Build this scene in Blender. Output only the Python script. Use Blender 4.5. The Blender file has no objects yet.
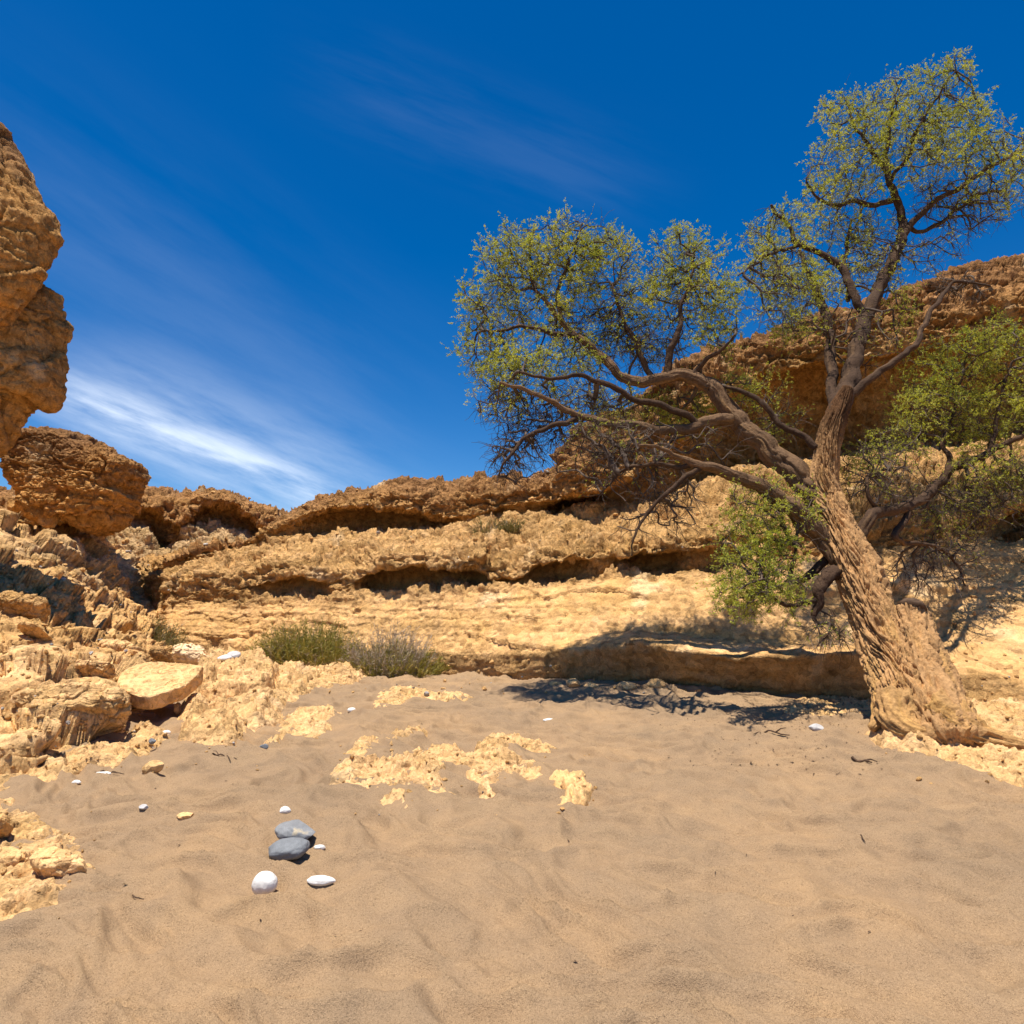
import bpy, math, random
import numpy as np
from mathutils import Vector

random.seed(7); RS = np.random.RandomState(11)
S = bpy.context.scene
COL = S.collection

# ------------------------------------------------------------------ camera
F = 667.0                      # focal length in pixels (1024 wide)
PITCH = math.atan(88.0 / F)
CAMZ = 1.6
CP, SP = math.cos(PITCH), math.sin(PITCH)
cam_d = bpy.data.cameras.new('camera'); cam = bpy.data.objects.new('camera', cam_d); COL.objects.link(cam)
cam.location = (0, 0, CAMZ); cam.rotation_euler = (math.pi/2 + PITCH, 0, 0)
cam_d.sensor_fit = 'HORIZONTAL'; cam_d.sensor_width = 36.0; cam_d.lens = 36.0 * F / 1024.0
cam_d.clip_start = 0.05; cam_d.clip_end = 3000.0
S.camera = cam
S.render.resolution_x = S.render.resolution_y = 1024

def at(px, py, Y):
    """world point at depth Y (metres ahead) seen in direction px, py"""
    px, py, Y = np.asarray(px, float), np.asarray(py, float), np.asarray(Y, float)
    u, v = (px - 512.0) / F, (512.0 - py) / F
    dy, dz = CP - v * SP, SP + v * CP
    t = Y / dy
    return np.stack(np.broadcast_arrays(u * t, Y, CAMZ + dz * t), -1)

def mpp(py, Y):                # metres per pixel there
    v = (512.0 - py) / F
    return Y / (CP - v * SP) / F

def proj(p):
    p = np.asarray(p, float)
    y, z = p[..., 1], p[..., 2] - CAMZ
    d = y * CP + z * SP; h = -y * SP + z * CP
    return 512 + F * p[..., 0] / d, 512 - F * h / d

# ------------------------------------------------------------------ noise
def _h(ix, iy, iz, seed):
    h = (ix.astype(np.int64) * 73856093) ^ (iy.astype(np.int64) * 19349663) ^ (iz.astype(np.int64) * 83492791) ^ (seed * 2654435761)
    h = (h & 0xffffffff).astype(np.uint32)
    h ^= h >> np.uint32(16); h *= np.uint32(0x7feb352d); h ^= h >> np.uint32(15); h *= np.uint32(0x846ca68b); h ^= h >> np.uint32(16)
    return h

def perlin(p, seed=0):
    p = np.asarray(p, np.float64); i = np.floor(p).astype(np.int64); f = p - i
    w = f * f * f * (f * (f * 6 - 15) + 10)
    out = np.zeros(len(p))
    for dx in (0, 1):
        for dy in (0, 1):
            for dz in (0, 1):
                h = _h(i[:, 0] + dx, i[:, 1] + dy, i[:, 2] + dz, seed)
                gx = ((h & np.uint32(1023)).astype(np.float64) / 511.5 - 1)
                gy = (((h >> np.uint32(10)) & np.uint32(1023)).astype(np.float64) / 511.5 - 1)
                gz = (((h >> np.uint32(20)) & np.uint32(1023)).astype(np.float64) / 511.5 - 1)
                d = gx * (f[:, 0] - dx) + gy * (f[:, 1] - dy) + gz * (f[:, 2] - dz)
                ww = (w[:, 0] if dx else 1 - w[:, 0]) * (w[:, 1] if dy else 1 - w[:, 1]) * (w[:, 2] if dz else 1 - w[:, 2])
                out += d * ww
    return out * 1.25

def fbm(p, oct=4, seed=0, gain=0.5, lac=2.03):
    out = np.zeros(len(p)); a = 1.0; q = np.asarray(p, float).copy()
    for o in range(oct):
        out += a * perlin(q, seed + o * 17); a *= gain; q = q * lac + 3.7
    return out

def ridged(p, oct=3, seed=0, gain=0.5):
    out = np.zeros(len(p)); a = 1.0; q = np.asarray(p, float).copy()
    for o in range(oct):
        out += a * (1 - 2.2 * np.abs(perlin(q, seed + o * 13))); a *= gain; q = q * 2.03 + 1.3
    return out

def worley(p, seed=0):
    """F1, F2 and a cell value in 0..1"""
    p = np.asarray(p, float); i = np.floor(p).astype(np.int64)
    f1 = np.full(len(p), 9.0); f2 = np.full(len(p), 9.0); cid = np.zeros(len(p))
    for dx in (-1, 0, 1):
        for dy in (-1, 0, 1):
            for dz in (-1, 0, 1):
                c = i + (dx, dy, dz)
                h = _h(c[:, 0], c[:, 1], c[:, 2], seed)
                q = np.stack([(h & np.uint32(1023)) / 1023.0, ((h >> np.uint32(10)) & np.uint32(1023)) / 1023.0, ((h >> np.uint32(20)) & np.uint32(1023)) / 1023.0], 1) + c
                d = np.sqrt(((q - p) ** 2).sum(1))
                m = d < f1
                f2 = np.where(m, f1, np.minimum(f2, d))
                f1 = np.where(m, d, f1); cid = np.where(m, (h >> np.uint32(7) & np.uint32(255)) / 255.0, cid)
    return f1, f2, cid

def facets(p, seed, tilt=0.6):
    """angular broken blocks: every cell is a flat face with its own tilt and height (about -0.5..0.5), cut by thin joints"""
    p = np.asarray(p, float); i = np.floor(p).astype(np.int64)
    f1 = np.full(len(p), 9.0); f2 = np.full(len(p), 9.0); val = np.zeros(len(p))
    for dx in (-1, 0, 1):
        for dy in (-1, 0, 1):
            for dz in (-1, 0, 1):
                c = i + (dx, dy, dz)
                h = _h(c[:, 0], c[:, 1], c[:, 2], seed)
                q = np.stack([(h & np.uint32(1023)) / 1023.0, ((h >> np.uint32(10)) & np.uint32(1023)) / 1023.0, ((h >> np.uint32(20)) & np.uint32(1023)) / 1023.0], 1)
                o = p - c - q; d = np.abs(o).max(1) * 0.6 + np.sqrt((o ** 2).sum(1)) * 0.4
                g = np.stack([((h >> np.uint32(s)) & np.uint32(255)) / 127.5 - 1 for s in (3, 11, 19)], 1)
                v = (((h >> np.uint32(5)) & np.uint32(255)) / 255.0 - 0.5) + tilt * (g * o).sum(1)
                m = d < f1
                f2 = np.where(m, f1, np.minimum(f2, d)); f1 = np.where(m, d, f1); val = np.where(m, v, val)
    return val, f2 - f1

def sstep(a, b, x):
    t = np.clip((np.asarray(x, float) - a) / (b - a), 0, 1); return t * t * (3 - 2 * t)

# ------------------------------------------------------------------ mesh helpers
def mesh_obj(name, V, Fc, mat, parent=None, col=None, smooth=True, link=True):
    """ONE mesh object from arrays; Fc is an (m,3) or (m,4) array or a list of such"""
    V = np.asarray(V, np.float32)
    Fl = Fc if isinstance(Fc, list) else [Fc]
    Fl = [np.asarray(f, np.int32) for f in Fl if len(f)]
    me = bpy.data.meshes.new(name)
    me.vertices.add(len(V)); me.vertices.foreach_set('co', V.ravel())
    loops = np.concatenate([f.ravel() for f in Fl])
    tot = np.concatenate([np.full(len(f), f.shape[1], np.int32) for f in Fl])
    st = np.concatenate([[0], np.cumsum(tot)[:-1]]).astype(np.int32)
    me.loops.add(len(loops)); me.loops.foreach_set('vertex_index', loops)
    me.polygons.add(len(tot)); me.polygons.foreach_set('loop_start', st); me.polygons.foreach_set('loop_total', tot)
    me.polygons.foreach_set('use_smooth', np.full(len(tot), smooth))
    if col is not None:
        a = me.color_attributes.new('tint', 'FLOAT_COLOR', 'POINT')
        c = np.ones((len(V), 4), np.float32); c[:, :np.shape(col)[-1]] = col
        a.data.foreach_set('color', c.ravel())
    me.update(calc_edges=True); me.validate()
    me.materials.append(mat)
    o = bpy.data.objects.new(name, me); COL.objects.link(o)
    if parent is not None: o.parent = parent
    return o

def tag(o, label=None, cat=None, group=None, kind=None):
    if label: o['label'] = label
    if cat: o['category'] = cat
    if group: o['group'] = group
    if kind: o['kind'] = kind
    return o

def empty(name, loc=(0, 0, 0)):
    o = bpy.data.objects.new(name, None); COL.objects.link(o); o.location = loc; o.empty_display_size = 0.2
    return o

def grid_faces(nr, nc):
    a = np.arange(nr * nc).reshape(nr, nc)
    return np.stack([a[:-1, :-1].ravel(), a[:-1, 1:].ravel(), a[1:, 1:].ravel(), a[1:, :-1].ravel()], 1)

def grid_normals(P):
    du = np.gradient(P, axis=1); dv = np.gradient(P, axis=0)
    n = np.cross(du, dv); n /= np.maximum(np.linalg.norm(n, axis=-1, keepdims=True), 1e-9)
    return n

def blur(a, k, axis):
    if k < 1: return a
    w = np.exp(-0.5 * (np.arange(-2*k, 2*k+1) / k) ** 2); w /= w.sum()
    pad = [(0, 0)] * a.ndim; pad[axis] = (2*k, 2*k)
    b = np.pad(a, pad, mode='edge')
    return np.apply_along_axis(lambda r: np.convolve(r, w, 'valid'), axis, b)

# ------------------------------------------------------------------ materials
def lin(r, g, b):
    f = lambda c: c / 12.92 if c <= 0.04045 else ((c + 0.055) / 1.055) ** 2.4
    return (f(r / 255), f(g / 255), f(b / 255))

def new_mat(name):
    m = bpy.data.materials.new(name); m.use_nodes = True
    nt = m.node_tree; nt.nodes.clear()
    out = nt.nodes.new('ShaderNodeOutputMaterial'); b = nt.nodes.new('ShaderNodeBsdfPrincipled')
    nt.links.new(b.outputs[0], out.inputs['Surface'])
    b.inputs['Roughness'].default_value = 0.92; b.inputs['Specular IOR Level'].default_value = 0.15
    return m, nt, b, out

def noise_node(nt, vec, scale, detail=6, rough=0.6, dim='3D'):
    n = nt.nodes.new('ShaderNodeTexNoise'); n.inputs['Scale'].default_value = scale
    n.inputs['Detail'].default_value = detail; n.inputs['Roughness'].default_value = rough
    if vec is not None: nt.links.new(vec, n.inputs['Vector'])
    return n

def ramp(nt, fac, stops):
    r = nt.nodes.new('ShaderNodeValToRGB'); nt.links.new(fac, r.inputs[0])
    while len(r.color_ramp.elements) < len(stops): r.color_ramp.elements.new(0.5)
    for e, (p, c) in zip(r.color_ramp.elements, stops):
        e.position = p; e.color = (*c, 1) if len(c) == 3 else c
    return r

def mixc(nt, mode, fac, a, b):
    m = nt.nodes.new('ShaderNodeMix'); m.data_type = 'RGBA'; m.blend_type = mode
    if isinstance(fac, (int, float)): m.inputs[0].default_value = fac
    else: nt.links.new(fac, m.inputs[0])
    for s, v in ((m.inputs[6], a), (m.inputs[7], b)):
        if isinstance(v, tuple): s.default_value = (*v, 1)
        else: nt.links.new(v, s)
    return m.outputs[2]

def bump(nt, b, layers, gain=None):
    """layers: (height socket, distance in metres, strength) chained into the normal"""
    prev = None
    for h, d, s in layers:
        n = nt.nodes.new('ShaderNodeBump'); n.inputs['Distance'].default_value = d; n.inputs['Strength'].default_value = s
        nt.links.new(h, n.inputs['Height'])
        if gain is not None:
            g = nt.nodes.new('ShaderNodeMath'); g.operation = 'MULTIPLY'; g.inputs[1].default_value = s; nt.links.new(gain, g.inputs[0]); nt.links.new(g.outputs[0], n.inputs['Strength'])
        if prev: nt.links.new(prev, n.inputs['Normal'])
        prev = n.outputs[0]
    nt.links.new(prev, b.inputs['Normal'])

def rock_mat(name, cob=11.0, fine=55.0, d1=0.05, d2=0.014, contrast=0.35, layers=True):
    m, nt, b, out = new_mat(name)
    tc = nt.nodes.new('ShaderNodeTexCoord'); vec = tc.outputs['Object']
    at_ = nt.nodes.new('ShaderNodeVertexColor'); at_.layer_name = 'tint'
    n1 = noise_node(nt, vec, 4.0, 10, 0.65); n2 = noise_node(nt, vec, fine, 5, 0.65)
    vo = nt.nodes.new('ShaderNodeTexVoronoi'); vo.inputs['Scale'].default_value = cob; vo.feature = 'F1'
    w = noise_node(nt, vec, 3.0, 3, 0.5)
    va = nt.nodes.new('ShaderNodeVectorMath'); va.operation = 'MULTIPLY_ADD'
    nt.links.new(w.outputs['Color'], va.inputs[0]); va.inputs[1].default_value = (0.25, 0.25, 0.25); nt.links.new(vec, va.inputs[2])
    nt.links.new(va.outputs[0], vo.inputs['Vector'])
    # mineral colour variation: grain, clasts and big soft blotches
    g = lambda x: (x, x * 0.985, x * 0.96)
    r1 = ramp(nt, n1.outputs[0], [(0.28, g(1 - contrast)), (0.46, g(1.04)), (0.72, g(1.08 + contrast * 0.5))])
    c = mixc(nt, 'MULTIPLY', 1.0, at_.outputs['Color'], r1.outputs[0])
    r2 = ramp(nt, n2.outputs[0], [(0.3, g(0.72)), (0.52, g(1.0)), (0.75, g(1.22))])
    c = mixc(nt, 'MULTIPLY', 0.9, c, r2.outputs[0])
    hs = nt.nodes.new('ShaderNodeSeparateColor'); nt.links.new(vo.outputs['Color'], hs.inputs[0])
    r3 = ramp(nt, hs.outputs[0], [(0.0, (0.50, 0.46, 0.42)), (0.18, (0.80, 0.77, 0.73)), (0.5, (1, 1, 1)), (0.85, (1.12, 1.10, 1.06)), (1.0, (1.28, 1.30, 1.34))])
    c = mixc(nt, 'MULTIPLY', 0.7, c, r3.outputs[0])
    # dark specks: desert varnish colour, and crevice shade painted into the bump pits
    n4 = noise_node(nt, vec, cob * 1.3, 6, 0.7)
    r4 = ramp(nt, n4.outputs[0], [(0.29, (0.42, 0.36, 0.30)), (0.38, (1.0, 0.99, 0.98)), (0.6, (1.08, 1.08, 1.08)), (0.75, (1.22, 1.21, 1.20))])
    c = mixc(nt, 'MULTIPLY', 0.85 * contrast / 0.42, c, r4.outputs[0]) if contrast <= 0.49 else mixc(nt, 'MULTIPLY', 1.0, c, r4.outputs[0])
    nt.links.new(c, b.inputs['Base Color'])
    bump(nt, b, [(n1.outputs[0], d1 * 2.0, 0.9), (vo.outputs['Distance'], -d1 * 1.0, 0.8), (n4.outputs[0], d1 * 0.9, 0.9), (n2.outputs[0], d2, 1.0)], at_.outputs['Alpha'])
    return m

M_CLIFF = rock_mat('cliff_conglomerate', 10.0, 45.0, 0.07, 0.02, 0.42)
M_PALE = rock_mat('pale_crumbly_rock', 16.0, 75.0, 0.035, 0.010, 0.28)
M_SLAB = rock_mat('smooth_pale_rock', 22.0, 90.0, 0.012, 0.005, 0.18)

def stone_mat(name, base, spots=None, spot_amt=0.6, grain=0.1):
    m, nt, b, out = new_mat(name)
    tc = nt.nodes.new('ShaderNodeTexCoord'); vec = tc.outputs['Object']
    n1 = noise_node(nt, vec, 18, 6, 0.6); n2 = noise_node(nt, vec, 190, 3, 0.6)
    r = ramp(nt, n1.outputs[0], [(0.3, tuple(x * 0.8 for x in base)), (0.7, tuple(min(1, x * 1.15) for x in base))])
    c = r.outputs[0]
    if spots:
        n3 = noise_node(nt, vec, 9, 4, 0.55)
        f = ramp(nt, n3.outputs[0], [(spot_amt - .02, (0, 0, 0)), (spot_amt + .05, (1, 1, 1))])
        c = mixc(nt, 'MIX', f.outputs[0], c, spots)
    g = ramp(nt, n2.outputs[0], [(0.3, (1 - grain * 2,) * 3), (0.7, (1 + grain,) * 3)])
    c = mixc(nt, 'MULTIPLY', 1.0, c, g.outputs[0])
    nt.links.new(c, b.inputs['Base Color']); b.inputs['Roughness'].default_value = 0.75; b.inputs['Specular IOR Level'].default_value = 0.3
    bump(nt, b, [(n1.outputs[0], 0.006, 0.6), (n2.outputs[0], 0.0012, 0.7)])
    return m

M_WHITE = stone_mat('white_quartz', (0.72, 0.70, 0.67), None, grain=0.03)
M_GREY = stone_mat('blue_grey_stone', (0.19, 0.20, 0.215), None, grain=0.1)
M_GREYPATCH = stone_mat('blue_grey_stone_with_crust', (0.23, 0.235, 0.245), (0.48, 0.40, 0.28), 0.60, 0.1)
M_PINKWHITE = stone_mat('pale_grey_stone', (0.50, 0.48, 0.47), None, grain=0.08)

# sand
def sand_material():
    m, nt, b, out = new_mat('sand')
    tc = nt.nodes.new('ShaderNodeTexCoord'); vec = tc.outputs['Object']
    big = noise_node(nt, vec, 0.9, 5, 0.55); mid = noise_node(nt, vec, 6.0, 5, 0.6); gr = noise_node(nt, vec, 260, 2, 0.7); gr2 = noise_node(nt, vec, 95, 3, 0.7)
    r = ramp(nt, big.outputs[0], [(0.30, (0.290, 0.200, 0.123)), (0.5, (0.335, 0.225, 0.133)), (0.72, (0.385, 0.249, 0.137))])
    r2 = ramp(nt, mid.outputs[0], [(0.3, (0.90, 0.91, 0.93)), (0.7, (1.06, 1.05, 1.02))])
    c = mixc(nt, 'MULTIPLY', 1.0, r.outputs[0], r2.outputs[0])
    # streaks of darker heavy mineral sand, drawn out along the ripple direction
    mp = nt.nodes.new('ShaderNodeMapping'); mp.inputs['Rotation'].default_value = (0, 0, math.radians(24)); mp.inputs['Scale'].default_value = (1.3, 3.4, 1); nt.links.new(vec, mp.inputs['Vector'])
    st = noise_node(nt, mp.outputs[0], 1.0, 7, 0.62); st.inputs['Distortion'].default_value = 0.5
    rs = ramp(nt, st.outputs[0], [(0.30, (0.92, 0.925, 0.94)), (0.48, (0.99, 0.99, 0.99)), (0.70, (1.05, 1.05, 1.03))])
    c = mixc(nt, 'MULTIPLY', 0.9, c, rs.outputs[0])
    r3 = ramp(nt, gr.outputs[0], [(0.25, (0.45, 0.43, 0.42)), (0.47, (0.97, 0.97, 0.97)), (0.6, (1.05, 1.05, 1.05)), (0.78, (1.7, 1.72, 1.75))])
    c = mixc(nt, 'MULTIPLY', 0.85, c, r3.outputs[0])
    r4 = ramp(nt, gr2.outputs[0], [(0.26, (0.55, 0.55, 0.55)), (0.46, (1, 1, 1)), (0.6, (1.02, 1.02, 1.02)), (0.78, (1.4, 1.4, 1.42))])
    c = mixc(nt, 'MULTIPLY', 0.8, c, r4.outputs[0])
    nt.links.new(c, b.inputs['Base Color']); b.inputs['Roughness'].default_value = 0.95; b.inputs['Specular IOR Level'].default_value = 0.1
    bump(nt, b, [(mid.outputs[0], 0.014, 0.7), (gr2.outputs[0], 0.008, 0.9), (gr.outputs[0], 0.0035, 1.0)])
    return m
M_SAND = sand_material()

def bark_material(name, dark, light, orange):
    m, nt, b, out = new_mat(name)
    tc = nt.nodes.new('ShaderNodeTexCoord')
    at_ = nt.nodes.new('ShaderNodeVertexColor'); at_.layer_name = 'tint'
    n = noise_node(nt, tc.outputs['Object'], 34, 6, 0.65); n2 = noise_node(nt, tc.outputs['Object'], 5, 4, 0.6)
    sc = nt.nodes.new('ShaderNodeSeparateColor'); nt.links.new(at_.outputs['Color'], sc.inputs[0])
    r = ramp(nt, sc.outputs[0], [(0.0, dark), (0.55, light), (1.0, tuple(x * 1.2 for x in light))])
    c = mixc(nt, 'MIX', sc.outputs[1], r.outputs[0], orange)
    r2 = ramp(nt, n.outputs[0], [(0.3, (0.6, 0.6, 0.6)), (0.5, (1, 1, 1)), (0.72, (1.3, 1.3, 1.3))])
    c = mixc(nt, 'MULTIPLY', 0.9, c, r2.outputs[0])
    r3 = ramp(nt, n2.outputs[0], [(0.3, (0.78, 0.78, 0.80)), (0.7, (1.15, 1.13, 1.1))])
    c = mixc(nt, 'MULTIPLY', 0.8, c, r3.outputs[0])
    nt.links.new(c, b.inputs['Base Color'])
    bump(nt, b, [(n.outputs[0], 0.02, 0.8)])
    return m
M_BARK = bark_material('rough_acacia_bark', (0.088, 0.040, 0.017), (0.41, 0.235, 0.105), (0.52, 0.30, 0.10))
M_MID = bark_material('brown_limb_bark', (0.034, 0.019, 0.012), (0.155, 0.092, 0.050), (0.32, 0.185, 0.075))
M_LIMB = bark_material('dark_branch_bark', (0.022, 0.013, 0.009), (0.068, 0.040, 0.025), (0.16, 0.095, 0.048))

def plain_mat(name, c0, c1, scale=30, rough=0.85):
    m, nt, b, out = new_mat(name)
    tc = nt.nodes.new('ShaderNodeTexCoord'); n = noise_node(nt, tc.outputs['Object'], scale, 4, 0.6)
    r = ramp(nt, n.outputs[0], [(0.3, c0), (0.7, c1)]); nt.links.new(r.outputs[0], b.inputs['Base Color'])
    b.inputs['Roughness'].default_value = rough
    return m
M_TWIG = plain_mat('twig_bark', (0.040, 0.026, 0.019), (0.155, 0.115, 0.09), 6)
M_STICK = plain_mat('dry_dark_wood', (0.05, 0.03, 0.02), (0.13, 0.08, 0.05), 20)

def leaf_material(name, stops, trans=0.35, scale=1.3):
    m = bpy.data.materials.new(name); m.use_nodes = True; nt = m.node_tree; nt.nodes.clear()
    out = nt.nodes.new('ShaderNodeOutputMaterial')
    geo = nt.nodes.new('ShaderNodeNewGeometry'); tc = nt.nodes.new('ShaderNodeTexCoord')
    n = noise_node(nt, tc.outputs['Object'], scale, 3, 0.5)
    mth = nt.nodes.new('ShaderNodeMath'); mth.operation = 'MULTIPLY_ADD'
    nt.links.new(geo.outputs['Random Per Island'], mth.inputs[0]); mth.inputs[1].default_value = 0.55
    mt2 = nt.nodes.new('ShaderNodeMath'); mt2.operation = 'MULTIPLY_ADD'; nt.links.new(n.outputs[0], mt2.inputs[0]); mt2.inputs[1].default_value = 0.9; mt2.inputs[2].default_value = -0.22
    nt.links.new(mt2.outputs[0], mth.inputs[2])
    r = ramp(nt, mth.outputs[0], stops)
    d = nt.nodes.new('ShaderNodeBsdfPrincipled'); d.inputs['Roughness'].default_value = 0.6; d.inputs['Specular IOR Level'].default_value = 0.25
    t = nt.nodes.new('ShaderNodeBsdfTranslucent')
    nt.links.new(r.outputs[0], d.inputs['Base Color'])
    tcn = mixc(nt, 'MULTIPLY', 1.0, r.outputs[0], (1.25, 1.15, 0.55)); nt.links.new(tcn, t.inputs['Color'])
    mx = nt.nodes.new('ShaderNodeMixShader'); mx.inputs[0].default_value = trans
    nt.links.new(d.outputs[0], mx.inputs[1]); nt.links.new(t.outputs[0], mx.inputs[2]); nt.links.new(mx.outputs[0], out.inputs['Surface'])
    return m
M_LEAF = leaf_material('acacia_leaves', [(0.0, (0.18, 0.23, 0.040)), (0.35, (0.33, 0.375, 0.060)), (0.65, (0.48, 0.495, 0.085)), (1.0, (0.64, 0.57, 0.18))], 0.42)
M_SHRUB = leaf_material('shrub_leaves', [(0.0, (0.15, 0.145, 0.035)), (0.4, (0.28, 0.26, 0.06)), (0.7, (0.42, 0.35, 0.10)), (1.0, (0.58, 0.45, 0.20))], 0.2, 2.0)
M_DRYSHRUB = leaf_material('dry_grey_stems', [(0.0, (0.32, 0.25, 0.19)), (0.5, (0.48, 0.39, 0.30)), (1.0, (0.60, 0.50, 0.40))], 0.1)
M_STRAW = leaf_material('dry_grass', [(0.0, (0.36, 0.25, 0.12)), (0.5, (0.48, 0.34, 0.17)), (1.0, (0.58, 0.43, 0.24))], 0.15)
M_OLIVE = leaf_material('olive_shrub_leaves', [(0.0, (0.12, 0.115, 0.045)), (0.5, (0.22, 0.20, 0.075)), (1.0, (0.36, 0.30, 0.13))], 0.15)
# ------------------------------------------------------------------ the sand bed
def ground(x, y):
    x = np.asarray(x, float); y = np.asarray(y, float)
    z = 0.03 * np.clip(y, -6, 10) + 0.0
    z = z + 0.10 * np.exp(-(((x + 0.6) / 1.6) ** 2 + ((y - 5.6) / 1.3) ** 2))
    z = z + 0.035 * np.sin(0.9 * x + 0.55 * y + 0.5) * sstep(0, 2, np.abs(y) + 1) + 0.02 * np.sin(1.7 * y - 1.1 * x)
    return z

def G(px, py):
    """where the ray through a picture point meets the sand"""
    px = np.asarray(px, float); py = np.asarray(py, float)
    Y = np.full(np.broadcast(px, py).shape, 6.0)
    u, v = (px - 512.0) / F, (512.0 - py) / F
    dy, dz = CP - v * SP, SP + v * CP
    for _ in range(40):
        t = Y / dy
        z = ground(u * t, Y)
        t2 = (z - CAMZ) / np.minimum(dz, -1e-4)
        Y = 0.5 * Y + 0.5 * np.clip(t2 * dy, 0.3, 25)
    return at(px, py, Y)

def sand_relief(x, y):
    p = np.stack([x, y, np.zeros_like(x)], 1)
    wx = fbm(p * 0.9, 3, 5) * 0.35; wy = fbm(p * 0.9 + 9.1, 3, 6) * 0.35
    a = math.radians(24)
    u = (x + wx) * math.cos(a) - (y + wy) * math.sin(a); v = (x + wx) * math.sin(a) + (y + wy) * math.cos(a)
    q = np.stack([u * 1.5, v * 4.3, np.full_like(u, 0.3)], 1)
    r1 = 1 - np.abs(perlin(q, 21)) * 2.1
    q2 = np.stack([u * 2.9 + 4, v * 6.5, np.full_like(u, 1.3)], 1)
    r2 = 1 - np.abs(perlin(q2, 22)) * 2.1
    q3 = np.stack([u * 6.0 + 2, v * 15.0, np.full_like(u, 2.3)], 1); r3 = 1 - np.abs(perlin(q3, 27)) * 2.1
    mod = 0.8 + 0.3 * np.clip(fbm(p * 0.55, 2, 23) + 0.5, 0, 1.4)
    d = fbm(p * 2.2, 3, 24) * 0.016
    f1, f2, c = worley(np.stack([u * 1.6, v * 2.2, 0 * u], 1) + 0.2, 26); d = d - 0.010 * sstep(.42, .12, f1) * (c > .4)
    k = 0.024 * r1 * np.abs(r1) * mod + 0.014 * r2 * np.abs(r2) * (1.6 - mod) + 0.0045 * r3 + d
    return 2.9 * k + 0.004 * fbm(p * 14, 3, 25)

def sand_top(x, y):
    x = np.atleast_1d(np.asarray(x, float)); y = np.atleast_1d(np.asarray(y, float))
    return ground(x, y) + sand_relief(x, y) * sstep(22, 9, np.hypot(x, y))

def build_ground():
    def axis(lo, hi, step, far):                       # fine where the camera stands, widening to the horizon
        m = np.arange(lo, hi, step); n = 70
        g = step * np.cumsum(1.135 ** np.arange(1, n)); g = g[g < far]
        return np.concatenate([lo - g[::-1], m, hi + g])
    X = axis(-6.2, 6.2, 0.0165, 420); Yv = axis(1.2, 10.8, 0.0165, 420)
    GX, GY = np.meshgrid(X, Yv)
    x, y = GX.ravel(), GY.ravel()
    z = ground(x, y)
    near = (np.abs(x) < 14) & (y > -4) & (y < 20)
    rel = np.zeros_like(x); rel[near] = sand_relief(x[near], y[near])
    dist = np.hypot(x, y)
    rel *= sstep(22, 9, dist)
    V = np.stack([x, y, z + rel], 1)
    o = mesh_obj('sand_ground', V, grid_faces(len(Yv), len(X)), M_SAND)
    tag(o, kind='structure')
build_ground()

# ------------------------------------------------------------------ cliffs: strata lofted between bedding lines
PAL = dict(pale=(0.76, 0.49, 0.235), tan=(0.60, 0.365, 0.155), ochre=(0.50, 0.285, 0.105), brown=(0.42, 0.225, 0.088), dark=(0.30, 0.157, 0.066), bench=(0.525, 0.322, 0.142), ash=(0.56, 0.38, 0.20), white=(0.70, 0.52, 0.32), red=(0.40, 0.19, 0.08))
PAL = {k: np.array(v) for k, v in PAL.items()}

def rock_tint(P, base, seed=0, var=0.35):
    """mineral colour: slow blotches and thin, level bands of paler and redder stone"""
    q = P.copy(); q[:, 2] *= 5.5; q[:, :2] *= 0.35
    band = fbm(q, 4, 40 + seed)
    blot = fbm(P * 0.8, 4, 41 + seed)
    blot2 = fbm(P * 2.7, 3, 42 + seed)
    c = base * (1 + 0.20 * band + 0.12 * blot + 0.10 * blot2)[:, None]
    k = np.clip(blot2 * 0.8 + band * 0.5, -1, 1)
    c[:, 2] *= 1 + 0.13 * k; c[:, 0] *= 1 - 0.02 * k
    s = sstep(0.35, 0.75, fbm(P * 1.3 + 7, 4, 43 + seed))
    c = c * (1 - 0.55 * s[:, None]) + PAL['white'] * 0.55 * s[:, None]
    return np.clip(c, 0.02, 0.86)

def ledges(P, f, seed, power=1.6):
    """bedding: every layer juts out at its foot and slopes back above, 0..1"""
    z = P[:, 2] * f + 0.55 * fbm(P * np.array([0.5, 0.5, 0.3]), 3, seed) + 0.22 * fbm(P * 2.2, 3, seed + 1)
    i = np.floor(z); s = z - i
    h = _h(i.astype(np.int64), i.astype(np.int64) * 3, i.astype(np.int64) * 7, seed)
    return (1 - s) ** power * (0.35 + 0.65 * ((h & np.uint32(255)) / 255.0))

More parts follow.
